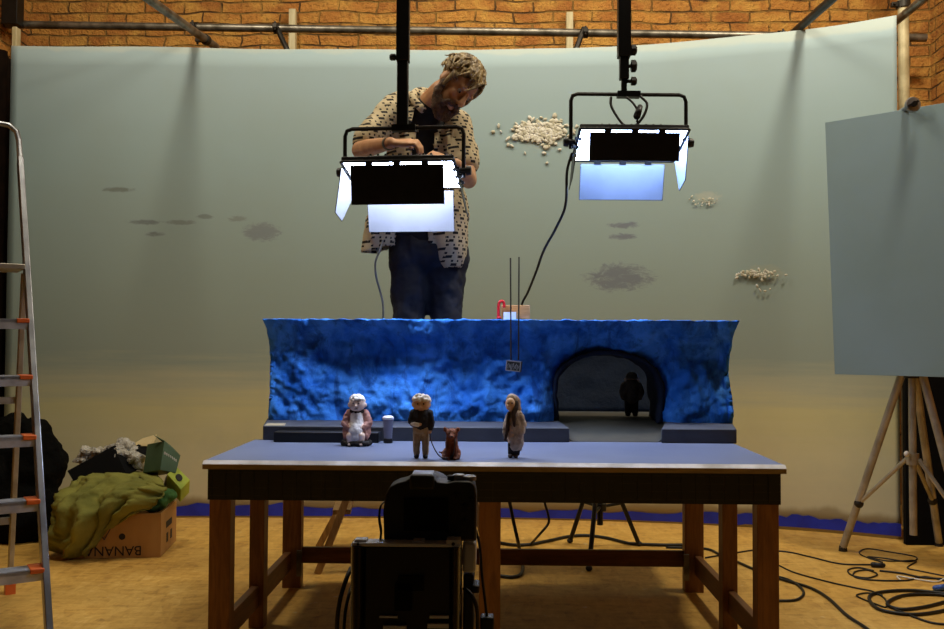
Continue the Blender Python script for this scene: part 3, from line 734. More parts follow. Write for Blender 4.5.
# old woman in fur coat
t, k = px_thing('puppet_woman', 'standing puppet of an old woman with long grey fur coat and dark scarf', 'puppet', 514, 457.5, .94)
m = MB(); m.chain([(0, 1, 45), (0, 1, 30), (0, 1, 18)], [6.5, 7.5, 7]); m.chain([(-1.5, 0, 50), (-3, -1.5, 56)], [4, 5]); m.ell((-4, -3, 56.5), (5.5, 6, 7.5)); m.ell((-6.5, -8, 55), (1.4, 2, 1.8))
for s in (-1, 1): m.chain([(s*2.8, 0, 20), (s*2.8, 0, 3)], [3.4, 2.6]); m.ell((s*2.8-1, -2, 1.8), (2.2, 4, 1.8))
m.chain([(-5, -1, 42), (-8, -2, 34), (-9, -3, 27)], [3, 2.6, 2]); m.chain([(5, 0, 43), (7, 0, 34), (6, -3, 27)], [3.2, 2.8, 2])
pbuild(m, k, 'body', 'felt_skin', t, .0028)
m = MB(); m.chain([(.5, 1, 46), (1.5, 1, 36), (2, 1.5, 24), (2, 1, 14)], [6.8, 8, 8.4, 8.4]); m.chain([(-5, -1, 44), (-8.5, -2, 34), (-9, -3, 26), (-8.6, -3, 20)], [3.8, 3.6, 3.2, 1.6]); m.chain([(5.5, 0, 45), (9, 0, 35), (8, -3, 27)], [4.4, 4.2, 3.4])
pbuild(m, k, 'fur_coat', 'fur_grey', t, .0026, .003)
m = MB(); m.chain([(-3, 0, 62), (0, 2.5, 59), (2.5, 2.5, 52), (3, 2, 46)], [5.5, 6.8, 5.4, 4.4]); pbuild(m, k, 'hair', 'fur_hood', t, .0026, .002)
m = MB(); m.chain([(2, -3, 58), (1.6, -5.5, 52), (-1, -7.5, 47), (-.5, -8.6, 40), (0, -8.8, 34)], [2.6, 2.8, 2.6, 2.2, 1.4]); m.chain([(-6, -4, 47), (-6.5, -5.5, 40), (-7, -5.5, 30), (-9.5, -5, 19)], [2, 2, 2, 1.2]); pbuild(m, k, 'scarf', 'scarf_dark', t, .0026, .001)
m = MB()
for s in (-1, 1): m.ell((-4.6+s*2.2, -8.7, 58), .8, None, 8)
pbuild(m, k, 'eyes', 'felt_black', t)
m = MB(); m.chain([(-2.8, 0, 14), (-2.8, 0, 5)], [4, 3.8]); m.chain([(2.8, 0, 14), (2.8, 0, 5)], [4, 3.8]); pbuild(m, k, 'trousers', 'felt_black', t, .0026)
for s in (-1, 1):
    m = MB(); m.ell((s*2.8-1, -2.4, 2), (2.8, 4.8, 2.3)); pbuild(m, k, 'shoe', 'scarf_dark', t)
# old woman sitting on the bench
p = flo(357, 445, TT+.001); t = thing('puppet_seated', 'seated puppet with white hair, rose coat and white front on the black bench', 'puppet', p); k = p.y/F
m = MB(); m.ell((0, 2, 15), (11, 9, 9)); m.chain([(0, 2, 18), (0, 1, 30)], [9.5, 7.5]); m.chain([(0, 0, 32), (0, -1, 37)], [4, 4.5]); m.ell((0, -2, 41), (8, 7.6, 8.6)); m.ell((0, -9.6, 39.5), (1.6, 1.8, 1.5))
for s in (-1, 1):
    m.ell((s*7.6, -.5, 40), (2.2, 1.7, 2.8)); m.chain([(s*8.5, 1, 29), (s*11, -2, 21), (s*4, -9, 18)], [3.2, 3, 2.4]); m.chain([(s*4.5, -2, 11), (s*5.5, -10, 10), (s*5.5, -10, 3)], [4.4, 4, 3]); m.ell((s*5.5, -12, 2), (2.4, 4, 2))
pbuild(m, k, 'body', 'felt_pale', t, .0029)
for s in (-1, 1):
    m = MB(); m.chain([(s*7.5, 1.5, 31), (s*8, 2, 22), (s*9, -2, 13), (s*9, -6, 9)], [4.6, 5, 5.4, 4]); m.chain([(s*9, 1, 29.5), (s*12, -2, 21.5), (s*7, -7, 18)], [4.2, 4, 3.2]); pbuild(m, k, 'coat_side', 'felt_rose', t, .0027, .0025)
m = MB(); m.chain([(0, -2, 31), (0, -3.2, 22), (0, -7, 14), (0, -10, 8)], [5.8, 7, 7.6, 5]); pbuild(m, k, 'white_blouse', 'felt_white', t, .0027, .002)
m = MB()
for i in range(40):
    a = i/40*2*PI; m.ell((13.5*math.cos(a), -4+9.5*math.sin(a), 2.6+random.uniform(-.6, 1.2)), (2.6, 2.6, 2.4), None, 8)
m.ell((0, -4, 2.6), (13, 9, 2.6)); pbuild(m, k, 'fringed_skirt', 'felt_black', t, .0027, .002)
m = MB()
for s in (-1, 1): m.chain([(s*5, -2.5, 34), (0, -5.5, 32.2)], [2.2, 2.2])
pbuild(m, k, 'collar', 'felt_black', t)
m = MB()
for i in range(70):
    a = random.uniform(0, 2*PI); h = random.uniform(.1, 1); rr = math.sqrt(max(0, 1-h*h*.95)); q = V((8*rr*math.cos(a), -1.4+7.6*rr*math.sin(a), 41.5+8.4*h))
    if q.z > 45.5 or q.y > 0: m.ell(q, 1.7, None, 8)
pbuild(m, k, 'hair', 'white_fluff', t, .0025)
m = MB()
for s in (-1, 1): m.ell((s*2.8, -9, 42.3), (.8, .7, .7), None, 8); m.chain([(s*1.6, -9.2, 44.2), (s*4.4, -8.7, 44.6)], [.35, .35], 8)
m.ell((0, -9.2, 36.6), (2, .7, .45), None, 8); pbuild(m, k, 'face_marks', 'felt_dark', t)
# dark figure in the tunnel
p = at(631.5, 417.5, 4.5); p.z = ZB+.001; t = thing('puppet_in_tunnel', 'dark puppet seen from behind, standing inside the tunnel', 'puppet', p); k = 4.5/F
m = MB(); m.chain([(0, 0, 34), (0, 0, 28), (0, 0, 19)], [4, 6.5, 5.4]); m.ell((0, 0, 37.5), (5, 5, 5.2))
for s in (-1, 1): m.chain([(s*3, 0, 18), (s*3.4, 0, 3)], [3.4, 2.5]); m.ell((s*3.6, .6, 1.6), (2.1, 3.3, 1.6)); m.chain([(s*6.5, 0, 30), (s*8.6, -1, 24), (s*7.5, -1.5, 18)], [2.8, 2.5, 2])
pbuild(m, k, 'body', 'felt_skin', t, .0029)
m = MB(); m.chain([(0, 0, 31), (0, 0, 25), (0, 0, 18)], [7.4, 8, 7]); m.ell((0, 2, 24), (7.2, 7.6, 9))
for s in (-1, 1): m.chain([(s*7, 0, 30.5), (s*9.2, -1, 24), (s*8, -1.5, 18.5)], [3.6, 3.4, 2.8])
pmat('felt_coat_brown', '5d5340', '43392c'); pbuild(m, k, 'coat', 'felt_coat_brown', t, .0027, .002)
m = MB()
for s in (-1, 1): m.chain([(s*3.1, 0, 16), (s*3.5, 0, 4)], [4, 3.3])
pbuild(m, k, 'trousers', 'felt_black', t, .0027)
m = MB(); m.ell((0, 0, 40), (5.6, 5.6, 3.8)); m.ell((0, 0, 37.8), (6.6, 6.6, 1.1)); pbuild(m, k, 'cap', 'felt_coat_brown', t)
m = MB(); m.chain([(-4.5, -1.5, 33), (0, -4.5, 32), (4.5, -1.5, 33)], [2, 2, 2]); pbuild(m, k, 'scarf', 'felt_beige', t)
for s in (-1, 1):
    m = MB(); m.ell((s*6.3, -1.2, 36.2), (1.3, 1.2, 1.9), None, 8); pbuild(m, k, 'ear', 'felt_pale', t)
    m = MB(); m.ell((s*3.6, -.6, 1.7), (2.7, 3.8, 2)); pbuild(m, k, 'shoe', 'felt_black', t)
# ------------------------------------------------------------------ the man and the wooden step ladder he stands on
PZ = .70
ld = thing('wooden_step_ladder', 'wooden step ladder behind the table on which the man stands', 'ladder', (-.4, 4.9, 0))
Lft = {}
for y, foot in ((4.62, flo(318, 573)), (5.22, flo(320, 545))):
    f = V((foot.x, y, 0)); top = V((-.62, y+(.04 if y < 5 else -.04), PZ-.03))
    MB().bar(f, top, .034, .05, (0, 1, 0)).build('leg', 'pale_wood', ld, bevel=.002); Lft[y] = (f, top)
    g = V((.0, y, 0)); t2 = V((-.16, top.y, PZ-.03)); MB().bar(g, t2, .034, .05, (0, 1, 0)).build('leg', 'pale_wood', ld, bevel=.002)
MB().bb((-.68, 4.58, PZ-.03), (-.1, 5.26, PZ)).build('platform', 'pale_wood', ld, bevel=.003)
for k in (.45, .75):
    a = Lft[4.62][0].lerp(Lft[4.62][1], k); b_ = Lft[5.22][0].lerp(Lft[5.22][1], k); MB().bar(a, b_, .09, .022).build('tread', 'pale_wood', ld)
a = Lft[5.22][0].lerp(Lft[5.22][1], .30); MB().bb((a.x-.012, a.y-.034, a.z-.06), (a.x+.03, a.y-.028, a.z+.07)).build('paper_tag', 'cardboard_pale', ld)['label'] = 'cream paper hanging on the rear leg'

man = thing('person', 'person in patterned open shirt, black top and jeans bending over the left lamp', 'person', (-.33, 4.7, PZ))
P = at
sh_r, el_r, wr_r = P(392, 111, 4.64), P(360, 150, 4.46), P(391, 143, 4.12)
sh_l, el_l, wr_l = P(457, 124, 4.62), P(468.5, 180, 4.44), P(456, 164, 4.20)
chest, waist, pelv, nb = P(425, 160, 4.66), P(428, 215, 4.68), P(428, 252, 4.70), P(427, 113, 4.60)
HC = P(455.5, 87, 4.46)
f = V((.40, -.60, -.69)).normalized(); u = V((.66, .0, .72)); u = (u-f*u.dot(f)).normalized(); s_ = f.cross(u).normalized()
HM = Matrix((s_, f, u)).transposed(); HS = 1.12
def H(a, b, c): return HC+HM@(V((a, b, c))*HS)
hips = [P(411, 262, 4.70), P(446, 262, 4.70)]
knees = [V((P(409, 320, 4.64).x, 4.62, 1.20)), V((P(446, 320, 4.66).x, 4.64, 1.20))]
ank = [V((P(408, 320, 4.7).x, 4.72, PZ+.09)), V((P(447, 320, 4.7).x, 4.74, PZ+.09))]
m = MB()
m.ell(chest, (.185, .115, .2)); m.ell(chest+V((0, 0, .11)), (.17, .1, .12)); m.ell(waist, (.16, .11, .17)); m.ell(pelv, (.17, .115, .13))
m.chain([chest, waist, pelv], [.11, .1, .11])
m.chain([nb+V((-.02, .02, -.04)), nb+V((.02, -.02, .05)), H(0, -.035, -.06)], [.07, .06, .058])
for sh, el, wr in ((sh_r, el_r, wr_r), (sh_l, el_l, wr_l)):
    m.chain([sh, sh.lerp(el, .5), el, el.lerp(wr, .3), wr], [.058, .05, .042, .043, .027])
for h_, k_, a_ in zip(hips, knees, ank): m.chain([h_, h_.lerp(k_, .5), k_, k_.lerp(a_, .3), a_], [.085, .072, .055, .055, .036]); m.ell(a_+V((0, -.06, -.055)), (.04, .1, .03))
# head
m.ell(H(0, -.012, .03), (.078*HS, .097*HS, .092*HS), HM, 20); m.ell(H(0, .022, -.045), (.06*HS, .066*HS, .08*HS), HM, 20); m.ell(H(0, .058, -.1), (.03*HS, .028*HS, .024*HS), HM)
m.chain([H(0, .092, .018), H(0, .112, -.022)], [.011, .016]); m.ell(H(0, .1, -.028), (.02, .012, .01), HM)
m.ell(H(-.03, .076, .028), (.026, .016, .011), HM); m.ell(H(.03, .076, .028), (.026, .016, .011), HM)
for q in (-1, 1): m.ell(H(q*.08, -.008, -.005), (.012, .024, .034), HM); m.ell(H(q*.035, .066, -.02), (.024, .02, .02), HM)
m.ell(H(0, .083, -.058), (.026, .011, .005), HM); m.ell(H(0, .082, -.068), (.024, .011, .006), HM)
def hand(wr, d, n, side, curl=1.0):
    d = V(d).normalized(); n = V(n); n = (n-d*n.dot(d)).normalized(); w = d.cross(n)*side
    for off, L in ((-.033, .8), (-.011, 1.0), (.011, .96), (.033, .82)):
        K = wr+d*.085+w*off*.95+n*.004; m.chain([wr+d*.01+w*off*.4, K], [.016, .0145], 10)
        m.chain([K, K+(d*.036+n*.004)*L, K+(d*.056-n*.022*curl)*L, K+(d*.058-n*.048*curl)*L], [.0105, .0098, .009, .0078], 10)
    T0 = wr+d*.025-w*.03; m.chain([wr+d*.012-w*.014, T0, T0+d*.032-w*.022-n*.012, T0+d*.058-w*.018-n*.03], [.016, .0145, .011, .009], 10)
hand(wr_r, (.86, -.1, -.06), (.05, -.42, .85), 1); hand(wr_l, (-.78, -.3, .22), (-.1, -.5, .8), -1)
link('body', remesh(m, .0065, 3), 'skin', man, smooth=True)
# eyes
for q in (-1, 1):
    M['eye_white'] = mat('eye_white', 'a89d92', .4); e = MB().ell(H(q*.031, .0735, .005), .011, None, 12).build('eye', 'eye_white', man, smooth=True); MB().ell(H(q*.031, .084, .003), (.006, .003, .006), HM, 10).build('iris', 'leather', e, smooth=True)
# hair
m = MB(); rnd = random.Random(11)
m.ell(H(0, -.025, .05), (.086*HS, .1*HS, .088*HS), HM, 20)
for i in range(420):
    th = rnd.uniform(0, 2*PI); ph = rnd.uniform(.05, 1.75)
    dirn = V((math.sin(ph)*math.cos(th), math.sin(ph)*math.sin(th), math.cos(ph)))
    if dirn.y > .55 and dirn.z < .38: continue
    if dirn.z < -.1 and dirn.y > -.2: continue
    base = V((.084*dirn.x, -.02+.102*dirn.y, .045+.092*dirn.z))
    tang = V((dirn.x*.5+rnd.gauss(0, .2)+.3, dirn.y*.45+.28+rnd.gauss(0, .3), -.55*abs(1-dirn.z)+rnd.gauss(0, .2))); tang = tang-dirn*tang.dot(dirn)*.85
    L = rnd.uniform(.045, .085)*(.55 if ph > 1.15 else 1); m.tube([H(*base), H(*(base+tang*L*.35+dirn*.010)), H(*(base+tang*L*.75+dirn*.006)), H(*(base+tang*L*1.15-dirn*.004))], [.007, .0075, .006, .0025], 6)
for q in (-1, 1): m.chain([H(q*.08, .02, .04), H(q*.083, .03, -.005), H(q*.076, .032, -.03)], [.014, .012, .01], 8)
link('hair', remesh(m, .0036, 0), 'hair', man, smooth=True)
m = MB()
m.chain([H(-.074, .012, -.02), H(-.066, .03, -.07), H(-.035, .066, -.11), H(0, .078, -.122), H(.035, .066, -.11), H(.066, .03, -.07), H(.074, .012, -.02)], [.016, .024, .03, .03, .03, .024, .016])
m.chain([H(-.04, .078, -.08), H(-.033, .092, -.056), H(0, .102, -.048), H(.033, .092, -.056), H(.04, .078, -.08)], [.016, .014, .011, .014, .016]); m.ell(H(0, .078, -.092), (.036, .02, .016), HM); m.ell(H(0, .04, -.1), (.05, .04, .03), HM)
link('beard', rumple(remesh(m, .006, 1), .006, 60), 'beard', man, smooth=True)
# black top
m = MB(); m.ell(chest, (.2, .128, .215)); m.ell(chest+V((0, 0, .12)), (.19, .115, .125)); m.ell(waist+V((0, 0, -.03)), (.185, .128, .22)); m.chain([chest, waist], [.13, .13]); m.chain([nb+V((-.02, .02, -.05)), nb+V((0, .0, .01))], [.085, .078])
link('black_top', remesh(m, .009, 4), 'tee', man, smooth=True)
# jeans
m = MB(); m.ell(pelv+V((0, 0, .02)), (.2, .14, .15))
for h_, k_, a_, sg_ in zip(hips, knees, ank, (-1, 1)):
    m.chain([h_, h_.lerp(k_, .45), h_.lerp(k_, .85), k_, k_.lerp(a_, .4), a_+V((0, 0, .0))], [.105, .096, .083, .08, .076, .068])
    m.ell(h_+V((sg_*.02, 0, .02)), (.1, .12, .14))
link('jeans', rumple(remesh(m, .009, 3), .012, 11), 'jeans', man, smooth=True)
for a_ in ank:
    m = MB(); m.ell(a_+V((0, -.06, -.05)), (.052, .13, .04)); m.chain([a_, a_+V((0, 0, -.04))], [.05, .05]); me = remesh(m, .008, 2)
    link('shoe', cut(me, lambda c, n: c.z > PZ+.001), 'leather', man, smooth=True)
# open patterned shirt
m = MB()
m.ell(chest, (.205, .142, .21)); m.ell(chest+V((0, .005, .105)), (.195, .125, .13)); m.ell(waist+V((0, 0, 0)), (.21, .15, .24)); m.chain([chest, waist], [.145, .15])
m.ell(P(384, 228, 4.62), (.085, .12, .15)); m.ell(P(452, 232, 4.62), (.085, .13, .21)); m.chain([P(380, 225, 4.64), P(377, 255, 4.62)], [.075, .075])
for sh, el, e in ((sh_r, el_r, .80), (sh_l, el_l, .68)):
    m.chain([sh+V((0, .01, 0)), sh.lerp(el, .5), sh.lerp(el, e)], [.072, .072, .07])
m.chain([P(392, 107, 4.66), P(419, 99, 4.68), nb+V((0, .09, .06)), P(444, 112, 4.66), P(457, 121, 4.64)], [.06, .05, .045, .05, .06])
me = rumple(remesh(m, .010, 3), .012, 9)
def keep(c, n):
    # hem: lower at the sides, open down the middle front
    t = max(0, min(1, (2.32-c.z)/.75)); cx = nb.x+.015-.10*t; hw = .035+.055*t
    if n.y < .3 and abs(c.x-cx) < hw and c.y < 4.66 and c.z < 2.34: return False
    hem = P(0, 248, 4.6).z+.016*math.sin(c.x*22) if c.x < cx else P(0, 266, 4.6).z+.12*max(0, c.x-(-.17))
    return c.z > hem
cut(me, keep); link('shirt', me, 'shirt', man, smooth=True, solid=.004)
MB().tube([P(423, 110, 4.50), P(413.5, 99, 4.55), P(416, 92, 4.64), P(428, 92, 4.71), P(443, 104, 4.69), P(448, 115, 4.58)], .019, 10, 6).build('collar_band', 'shirt', man, smooth=True)
for q in (-1, 1):
    a0 = nb+V((q*.055+.0, -.055, .015)); m = MB(); m.prism([a0, a0+V((q*.055, .02, .0)), a0+V((q*.07, -.015, -.05)), a0+V((q*.012, -.055, -.085))], V((0, -.006, .004))); m.build('collar', 'shirt', man)
w0 = wr_r+(el_r-wr_r).normalized()*.025; m = MB(); dd = (el_r-wr_r).normalized(); m.cyl(w0-dd*.009, w0+dd*.009, .031, .032, 16); m.build('wrist_band', 'steel', man)['label'] = 'metal watch band on the wrist'
w0 = el_l+(sh_l-el_l).normalized()*.03; dd = (sh_l-el_l).normalized()

# ------------------------------------------------------------------ background black light stand
ls = thing('light_stand', 'black tripod light stand behind the table in front of the backdrop', 'light stand', flo(600, 550))
cx = flo(600, 550); hub = V((cx.x, cx.y, .24)); topc = V((cx.x, cx.y, 1.0))
MB().tube([V((cx.x, cx.y, .14)), topc], .017).build('column', 'black_metal', ls)
MB().cyl(hub-V((0, 0, .02)), hub+V((0, 0, .02)), .035).build('hub', 'black_plastic', ls)
for fx, fy in ((570, 543), (639, 546), (589, 571)):
    ft = flo(fx, fy); k = V((cx.x, cx.y, .56))
    o = MB().tube([k, ft+V((0, 0, .01))], .013).build('leg', 'black_metal', ls)
    MB().ell(ft+V((0, 0, .014)), (.018, .018, .014)).build('foot', 'black_rubber', o, smooth=True)
    MB().tube([hub, k.lerp(ft, .55)], .009).build('brace', 'black_metal', ls)
# ------------------------------------------------------------------ aluminium step ladder, left
al = thing('aluminium_step_ladder', 'aluminium step ladder with orange step ends at the left edge', 'ladder', (-1.56, 3.25, 0), math.radians(34))
K = .58; WL = -.46
def lb(mb, name, m, par=al, **k): return mb.build(name, m, par, local=True, **k)
for x in (0, WL):
    o = lb(MB().bar((x, 0, .02), (x, K*2.0, 2.0), .06, .024, (1, 0, 0)), 'front_rail', 'alu', bevel=.003)
    lb(MB().bb((x-.02, -.035, 0), (x+.02, .035, .05)), 'rail_foot', 'orange', o)
    o = lb(MB().bar((x-.01, K*1.46, 1.45), (x-.01, 1.155, .02), .045, .022, (1, 0, 0)), 'rear_rail', 'alu_warm', bevel=.003)
    lb(MB().bb((x-.03, 1.125, 0), (x+.012, 1.185, .045)), 'rail_foot', 'orange', o)
lb(MB().tube([(0, K*1.98, 1.98), (0, K*2.10, 2.10), (-.008, K*2.15, 2.15), (-.04, K*2.18, 2.18), (-.10, K*2.185, 2.185), (WL+.1, K*2.185, 2.185), (WL+.04, K*2.18, 2.18), (WL+.008, K*2.15, 2.15), (WL, K*2.1, 2.1), (WL, K*1.98, 1.98)], .013, 10), 'hand_hoop', 'alu')
for k in range(6):
    z = .09+.2316*k; y = K*z
    m = MB(); m.bb((WL+.012, y-.045, z-.012), (-.012, y+.05, z)); m.bb((WL+.012, y-.045, z-.04), (-.012, y-.041, z))
    for j in range(5): m.bb((WL+.014, y-.04+j*.018, z), (-.014, y-.033+j*.018, z+.003))
    o = lb(m, 'step', 'step_alu')
    for x in (-.03, WL+.03): lb(MB().bb((x-.024, y-.05, z-.013), (x+.024, y+.05, z+.005)), 'step_end', 'orange', o, bevel=.003)
lb(MB().bb((WL+.012, K*1.483-.06, 1.468), (-.012, K*1.483+.2, 1.49)), 'platform', 'alu_warm', bevel=.003)
for z in (.35, .9): lb(MB().bb((WL, 1.155-(1.155-.85)*z/1.45-.012, z-.02), (-.01, 1.155-(1.155-.85)*z/1.45+.012, z+.01)), 'rear_bar', 'alu_warm')

# ------------------------------------------------------------------ heap at the left
def blob(name, parts, vox, m, label, cat, rum=(.02, 8), floorcut=True, it=6, smooth=True):
    k = MB()
    for c, r in parts: k.ell(c, r)
    me = rumple(remesh(k, vox, it), rum[0], rum[1])
    if floorcut:
        for v in me.vertices: v.co.z = max(v.co.z, .002)
    return tag(link(name, me, m, smooth=smooth), label, cat)
blob('dark_coat_heap', [(at(22, 512, 5.35), (.24, .2, .22)), (at(36, 470, 5.4), (.15, .15, .25)), (at(12, 455, 5.45), (.15, .14, .24)), (at(52, 520, 5.35), (.12, .15, .18)), (at(-20, 500, 5.35), (.25, .2, .3)), (at(35, 440, 5.42), (.10, .1, .14))], .014, 'dark_cloth', 'heap of black coats on the floor behind the aluminium ladder', 'clothing', (.035, 6))
A, B = flo(160.5, 557.5), flo(176, 541); dv = (B-A).normalized(); ang = math.atan2(-dv.x, dv.y); LB = (B-A).length; WB = .50; HB = .235
bx = thing('cardboard_box', 'brown banana cardboard box on the floor half covered by an olive canvas', 'box', A, ang)
def lx(mb, name, m, par=bx, **k): return mb.build(name, m, par, local=True, **k)
m = MB(); m.bb((-WB, 0, .002), (0, .006, HB)); m.bb((-WB, LB-.006, .002), (0, LB, HB)); m.bb((-WB, .006, .002), (-WB+.006, LB-.006, HB)); m.bb((-.006, .006, .002), (0, LB-.006, HB)); m.bb((-WB+.006, .006, .002), (-.006, LB-.006, .01))
lx(m, 'carton', 'cardboard')
k = 4.93/F
me = text_mesh('BANANA', .072, .0006); me.transform(Matrix.Translation((-.245, -.0012, .042)) @ Matrix.Rotation(PI, 4, 'Y') @ Matrix.Rotation(PI/2, 4, 'X'))
link('lettering', me, 'ink_black', bx, local=True, smooth=False)['label'] = 'BANANA printed upside down'
m = MB()
for a, b_ in (((-.36, .2), (-.29, .10)), ((-.29, .10), (-.245, .19)), ((-.33, .2), (-.29, .14)), ((-.29, .14), (-.265, .19)), ((-.35, .16), (-.25, .205))): m.bar((a[0], -.0012, a[1]), (b_[0], -.0012, b_[1]), .002, .012, (0, 1, 0))
lx(m, 'printed_emblem', 'ink_blue', smooth=False)
m = MB(); m.cyl((-.2, -.0015, .115), (-.2, .001, .115), .017); m.bb((-.001, LB*.32, .13), (.0015, LB*.68, .165)); m.bb((-.001, LB*.35, .05), (.0015, LB*.45, .1)); m.bb((-.001, LB*.6, .05), (.0015, LB*.7, .1)); lx(m, 'hand_hole', 'ink_black')
# olive canvas
cg = [[(72, 481, 5.2), (92, 474, 5.25), (118, 471, 5.3), (140, 472, 5.3), (159, 474, 5.25)],
      [(62, 492, 5.02), (85, 485, 4.98), (112, 479, 5.02), (138, 480, 5.02), (164, 485, 5.02)],
      [(52, 507, 4.92), (72, 503, 4.82), (100, 499, 4.84), (132, 490, 4.88), (162, 494, 4.93)],
      [(49, 532, 4.9), (68, 534, 4.74), (95, 518, 4.78), (118, 506, 4.82), (156, 503, 4.9)],
      [(50, 548, 4.95), (66, 558, 4.86), (84, 556, 4.84), (104, 532, 4.86), (138, 514, 4.90)]]
def canvas(u, v):
    cols = []
    for i in range(5):
        row = spline([V(cg[i][j]) for j in range(5)], 12); cols.append(row[min(int(u*48+.5), 48)])
    q = spline(cols, 12)[min(int(v*48+.5), 48)]
    p = at(q.x, q.y, q.z); w_ = .034*math.sin(v*7+u*26+3*noise.noise(V((u*3, v*3, 1))))*(.25+.75*v)*(1 if .02 < u < .98 else .5)
    n_ = noise.fractal(V((u*5, v*5, 2)), .8, 2, 4)*.045
    p += V((-.25, -1, .3))*(w_+n_); p.z = max(p.z, .008); return p
m = MB(); m.grid(canvas, 48, 48); tag(m.build('olive_canvas', 'olive', smooth=True, solid=.008), 'olive green canvas sheet draped over the cardboard box', 'cloth')
# things in the box
q = [(73, 481, 5.17), (127, 475, 5.15), (113, 446, 5.24), (67, 471, 5.26)]
pts = [at(*a) for a in q]; m = MB().hexa(pts+[p+V((.02, .14, .015)) for p in pts]); tag(m.build('black_folder_box', 'black_matte', bevel=.003), 'tilted black flat box on top of the olive canvas', 'box')
M['plastic_film'] = mat('crumpled_film', 'b9b4a6', .35, 0, '8e897c', 24, .8, 40, bdist=.02)
blob('plastic_bag', [(at(120, 456, 5.3), (.07, .06, .075)), (at(131, 459, 5.28), (.06, .06, .055)), (at(114, 450, 5.32), (.05, .05, .045)), (at(127, 449, 5.32), (.06, .06, .045))], .0125, 'plastic_film', 'crumpled whitish plastic bag beside the black flat box', 'bag', (.055, 16), False, 2, False)
blob('plastic_bag', [(at(93, 452, 5.42), (.06, .05, .035)), (at(84, 458, 5.42), (.06, .05, .03))], .011, 'plastic_film', 'pale plastic film peeking over the left of the black flat box', 'bag', (.045, 16), False, 2, False)
pts = [at(*a) for a in ((130, 446, 5.4), (152, 446, 5.36), (156.5, 434.5, 5.42), (142, 438.5, 5.46))]; m = MB().hexa(pts+[p+V((.002, .006, .001)) for p in pts]); tag(m.build('cardboard_flap', 'cardboard_pale'), 'pale cardboard sheet sticking up at the top of the heap', 'cardboard')
pts = [at(*a) for a in ((131, 449, 5.33), (150, 458, 5.3), (154, 448, 5.36), (138, 444, 5.4))]; m = MB().hexa(pts+[p+V((.0, .05, -.01)) for p in pts]); tag(m.build('black_pouch', 'black_matte', bevel=.006), 'small black pouch between plastic bag and green carton', 'pouch')
gc = thing('green_carton', 'dark green open carton with white print at the top right of the heap', 'carton', at(168, 472, 5.2))
pts = [at(*a) for a in ((160, 470, 5.12), (176, 473, 5.16), (180.5, 456, 5.2), (164.5, 441, 5.16))]; dp = [p+V((-.135, .10, -.03)) for p in pts]
m = MB().hexa(pts+dp); m.build('carton_body', 'green_carton', gc, bevel=.002)
fl = [pts[3], pts[2], pts[2]+V((-.06, .02, .05)), pts[3]+V((-.07, .02, .03))]; MB().hexa(fl+[p+V((0, .004, .002)) for p in fl]).build('flap', 'green_carton', gc)
m = MB(); n0 = (pts[1]-pts[0]).cross(pts[3]-pts[0]).normalized(); n0 = n0 if n0.y < 0 else -n0
for i in range(7):
    a = pts[3].lerp(pts[2], .12+i*.115)*.62+pts[0].lerp(pts[1], .12+i*.115)*.38+n0*.002; m.box(a, (.0075, .002, .016))
m.build('white_print', 'white_paint', gc)['label'] = 'row of illegible white print'
yc = thing('yellow_green_carton', 'yellow-green carton with a black oval at the right end of the box', 'carton', at(180, 489, 5.2))
pts = [at(*a) for a in ((167, 474, 5.12), (181, 489.5, 5.14), (190, 480, 5.22), (177, 467, 5.2))]; m = MB().hexa(pts+[p+V((-.02, .05, -.08)) for p in pts]); m.build('carton_body', 'yellow_carton', yc, bevel=.002)
c = sum(pts, V())/4; n0 = (pts[1]-pts[0]).cross(pts[3]-pts[0]).normalized(); n0 = n0 if n0.y < 0 else -n0
MB().cyl(c+n0*.001, c+n0*.004, .022).build('black_oval', 'ink_black', yc)
blob('green_rag', [(at(158, 503, 5.05), (.06, .05, .035)), (at(167, 496, 5.1), (.05, .05, .04)), (at(150, 508, 5.0), (.04, .04, .025))], .008, 'green_cloth', 'dark green rag in the right corner of the cardboard box', 'cloth', (.02, 14), False)
pts = [at(*a) for a in ((160, 497, 5.16), (174, 500, 5.16), (180, 483, 5.22), (166, 476, 5.2))]; m = MB().hexa(pts+[p+V((.0, .008, .002)) for p in pts]); tag(m.build('grey_sheet', 'plastic_film'), 'pale grey plastic sheet under the yellow-green carton', 'sheet')

# ------------------------------------------------------------------ board on an aluminium tripod, right
M['board_paint'] = mat('blue_grey_paint', '829aa5', .6, 0, '7d9499', 1.6, .05, 30)
a, b_ = at(825, 122.5, 5.1), at(832, 374, 5.1); c, d_ = at(1010, 92, 4.5), at(1010, 379, 4.5)
vx = (c-a); vx.z = 0; vn = V((-vx.y, vx.x, 0)).normalized(); vn = vn if vn.y > 0 else -vn
ud = vx.normalized()*.045
m = MB().hexa([V((a.x, a.y, b_.z))+ud, V((c.x, c.y, d_.z)), V((c.x, c.y, d_.z))+vn*.012, V((a.x, a.y, b_.z))+ud+vn*.012, a, c, c+vn*.012, a+vn*.012])
tag(m.build('painted_board', 'board_paint', bevel=.001), 'blue-grey painted board held upright on the aluminium tripod at right', 'board')
tp = thing('aluminium_tripod', 'aluminium tripod stand under the blue-grey board at right', 'tripod', (2.24, 4.92, 0))
cx = at(912, 378, 4.92).x; ap = V((cx, 4.92, at(912, 380, 4.92).z+.06)); col_top = V((cx, 4.92, at(914, 104, 4.8).z))
MB().tube([V((cx, 4.92, at(912, 535, 4.92).z)), col_top], .019, 12).build('column', 'alu_warm', tp)
hub = V((cx, 4.92, at(912, 459, 4.92).z))
MB().cyl(hub-V((0, 0, .03)), hub+V((0, 0, .03)), .032).build('collar', 'alu_warm', tp)
MB().cyl(ap-V((0, 0, .05)), ap+V((0, 0, .05)), .04).build('leg_crown', 'dark_steel', tp)
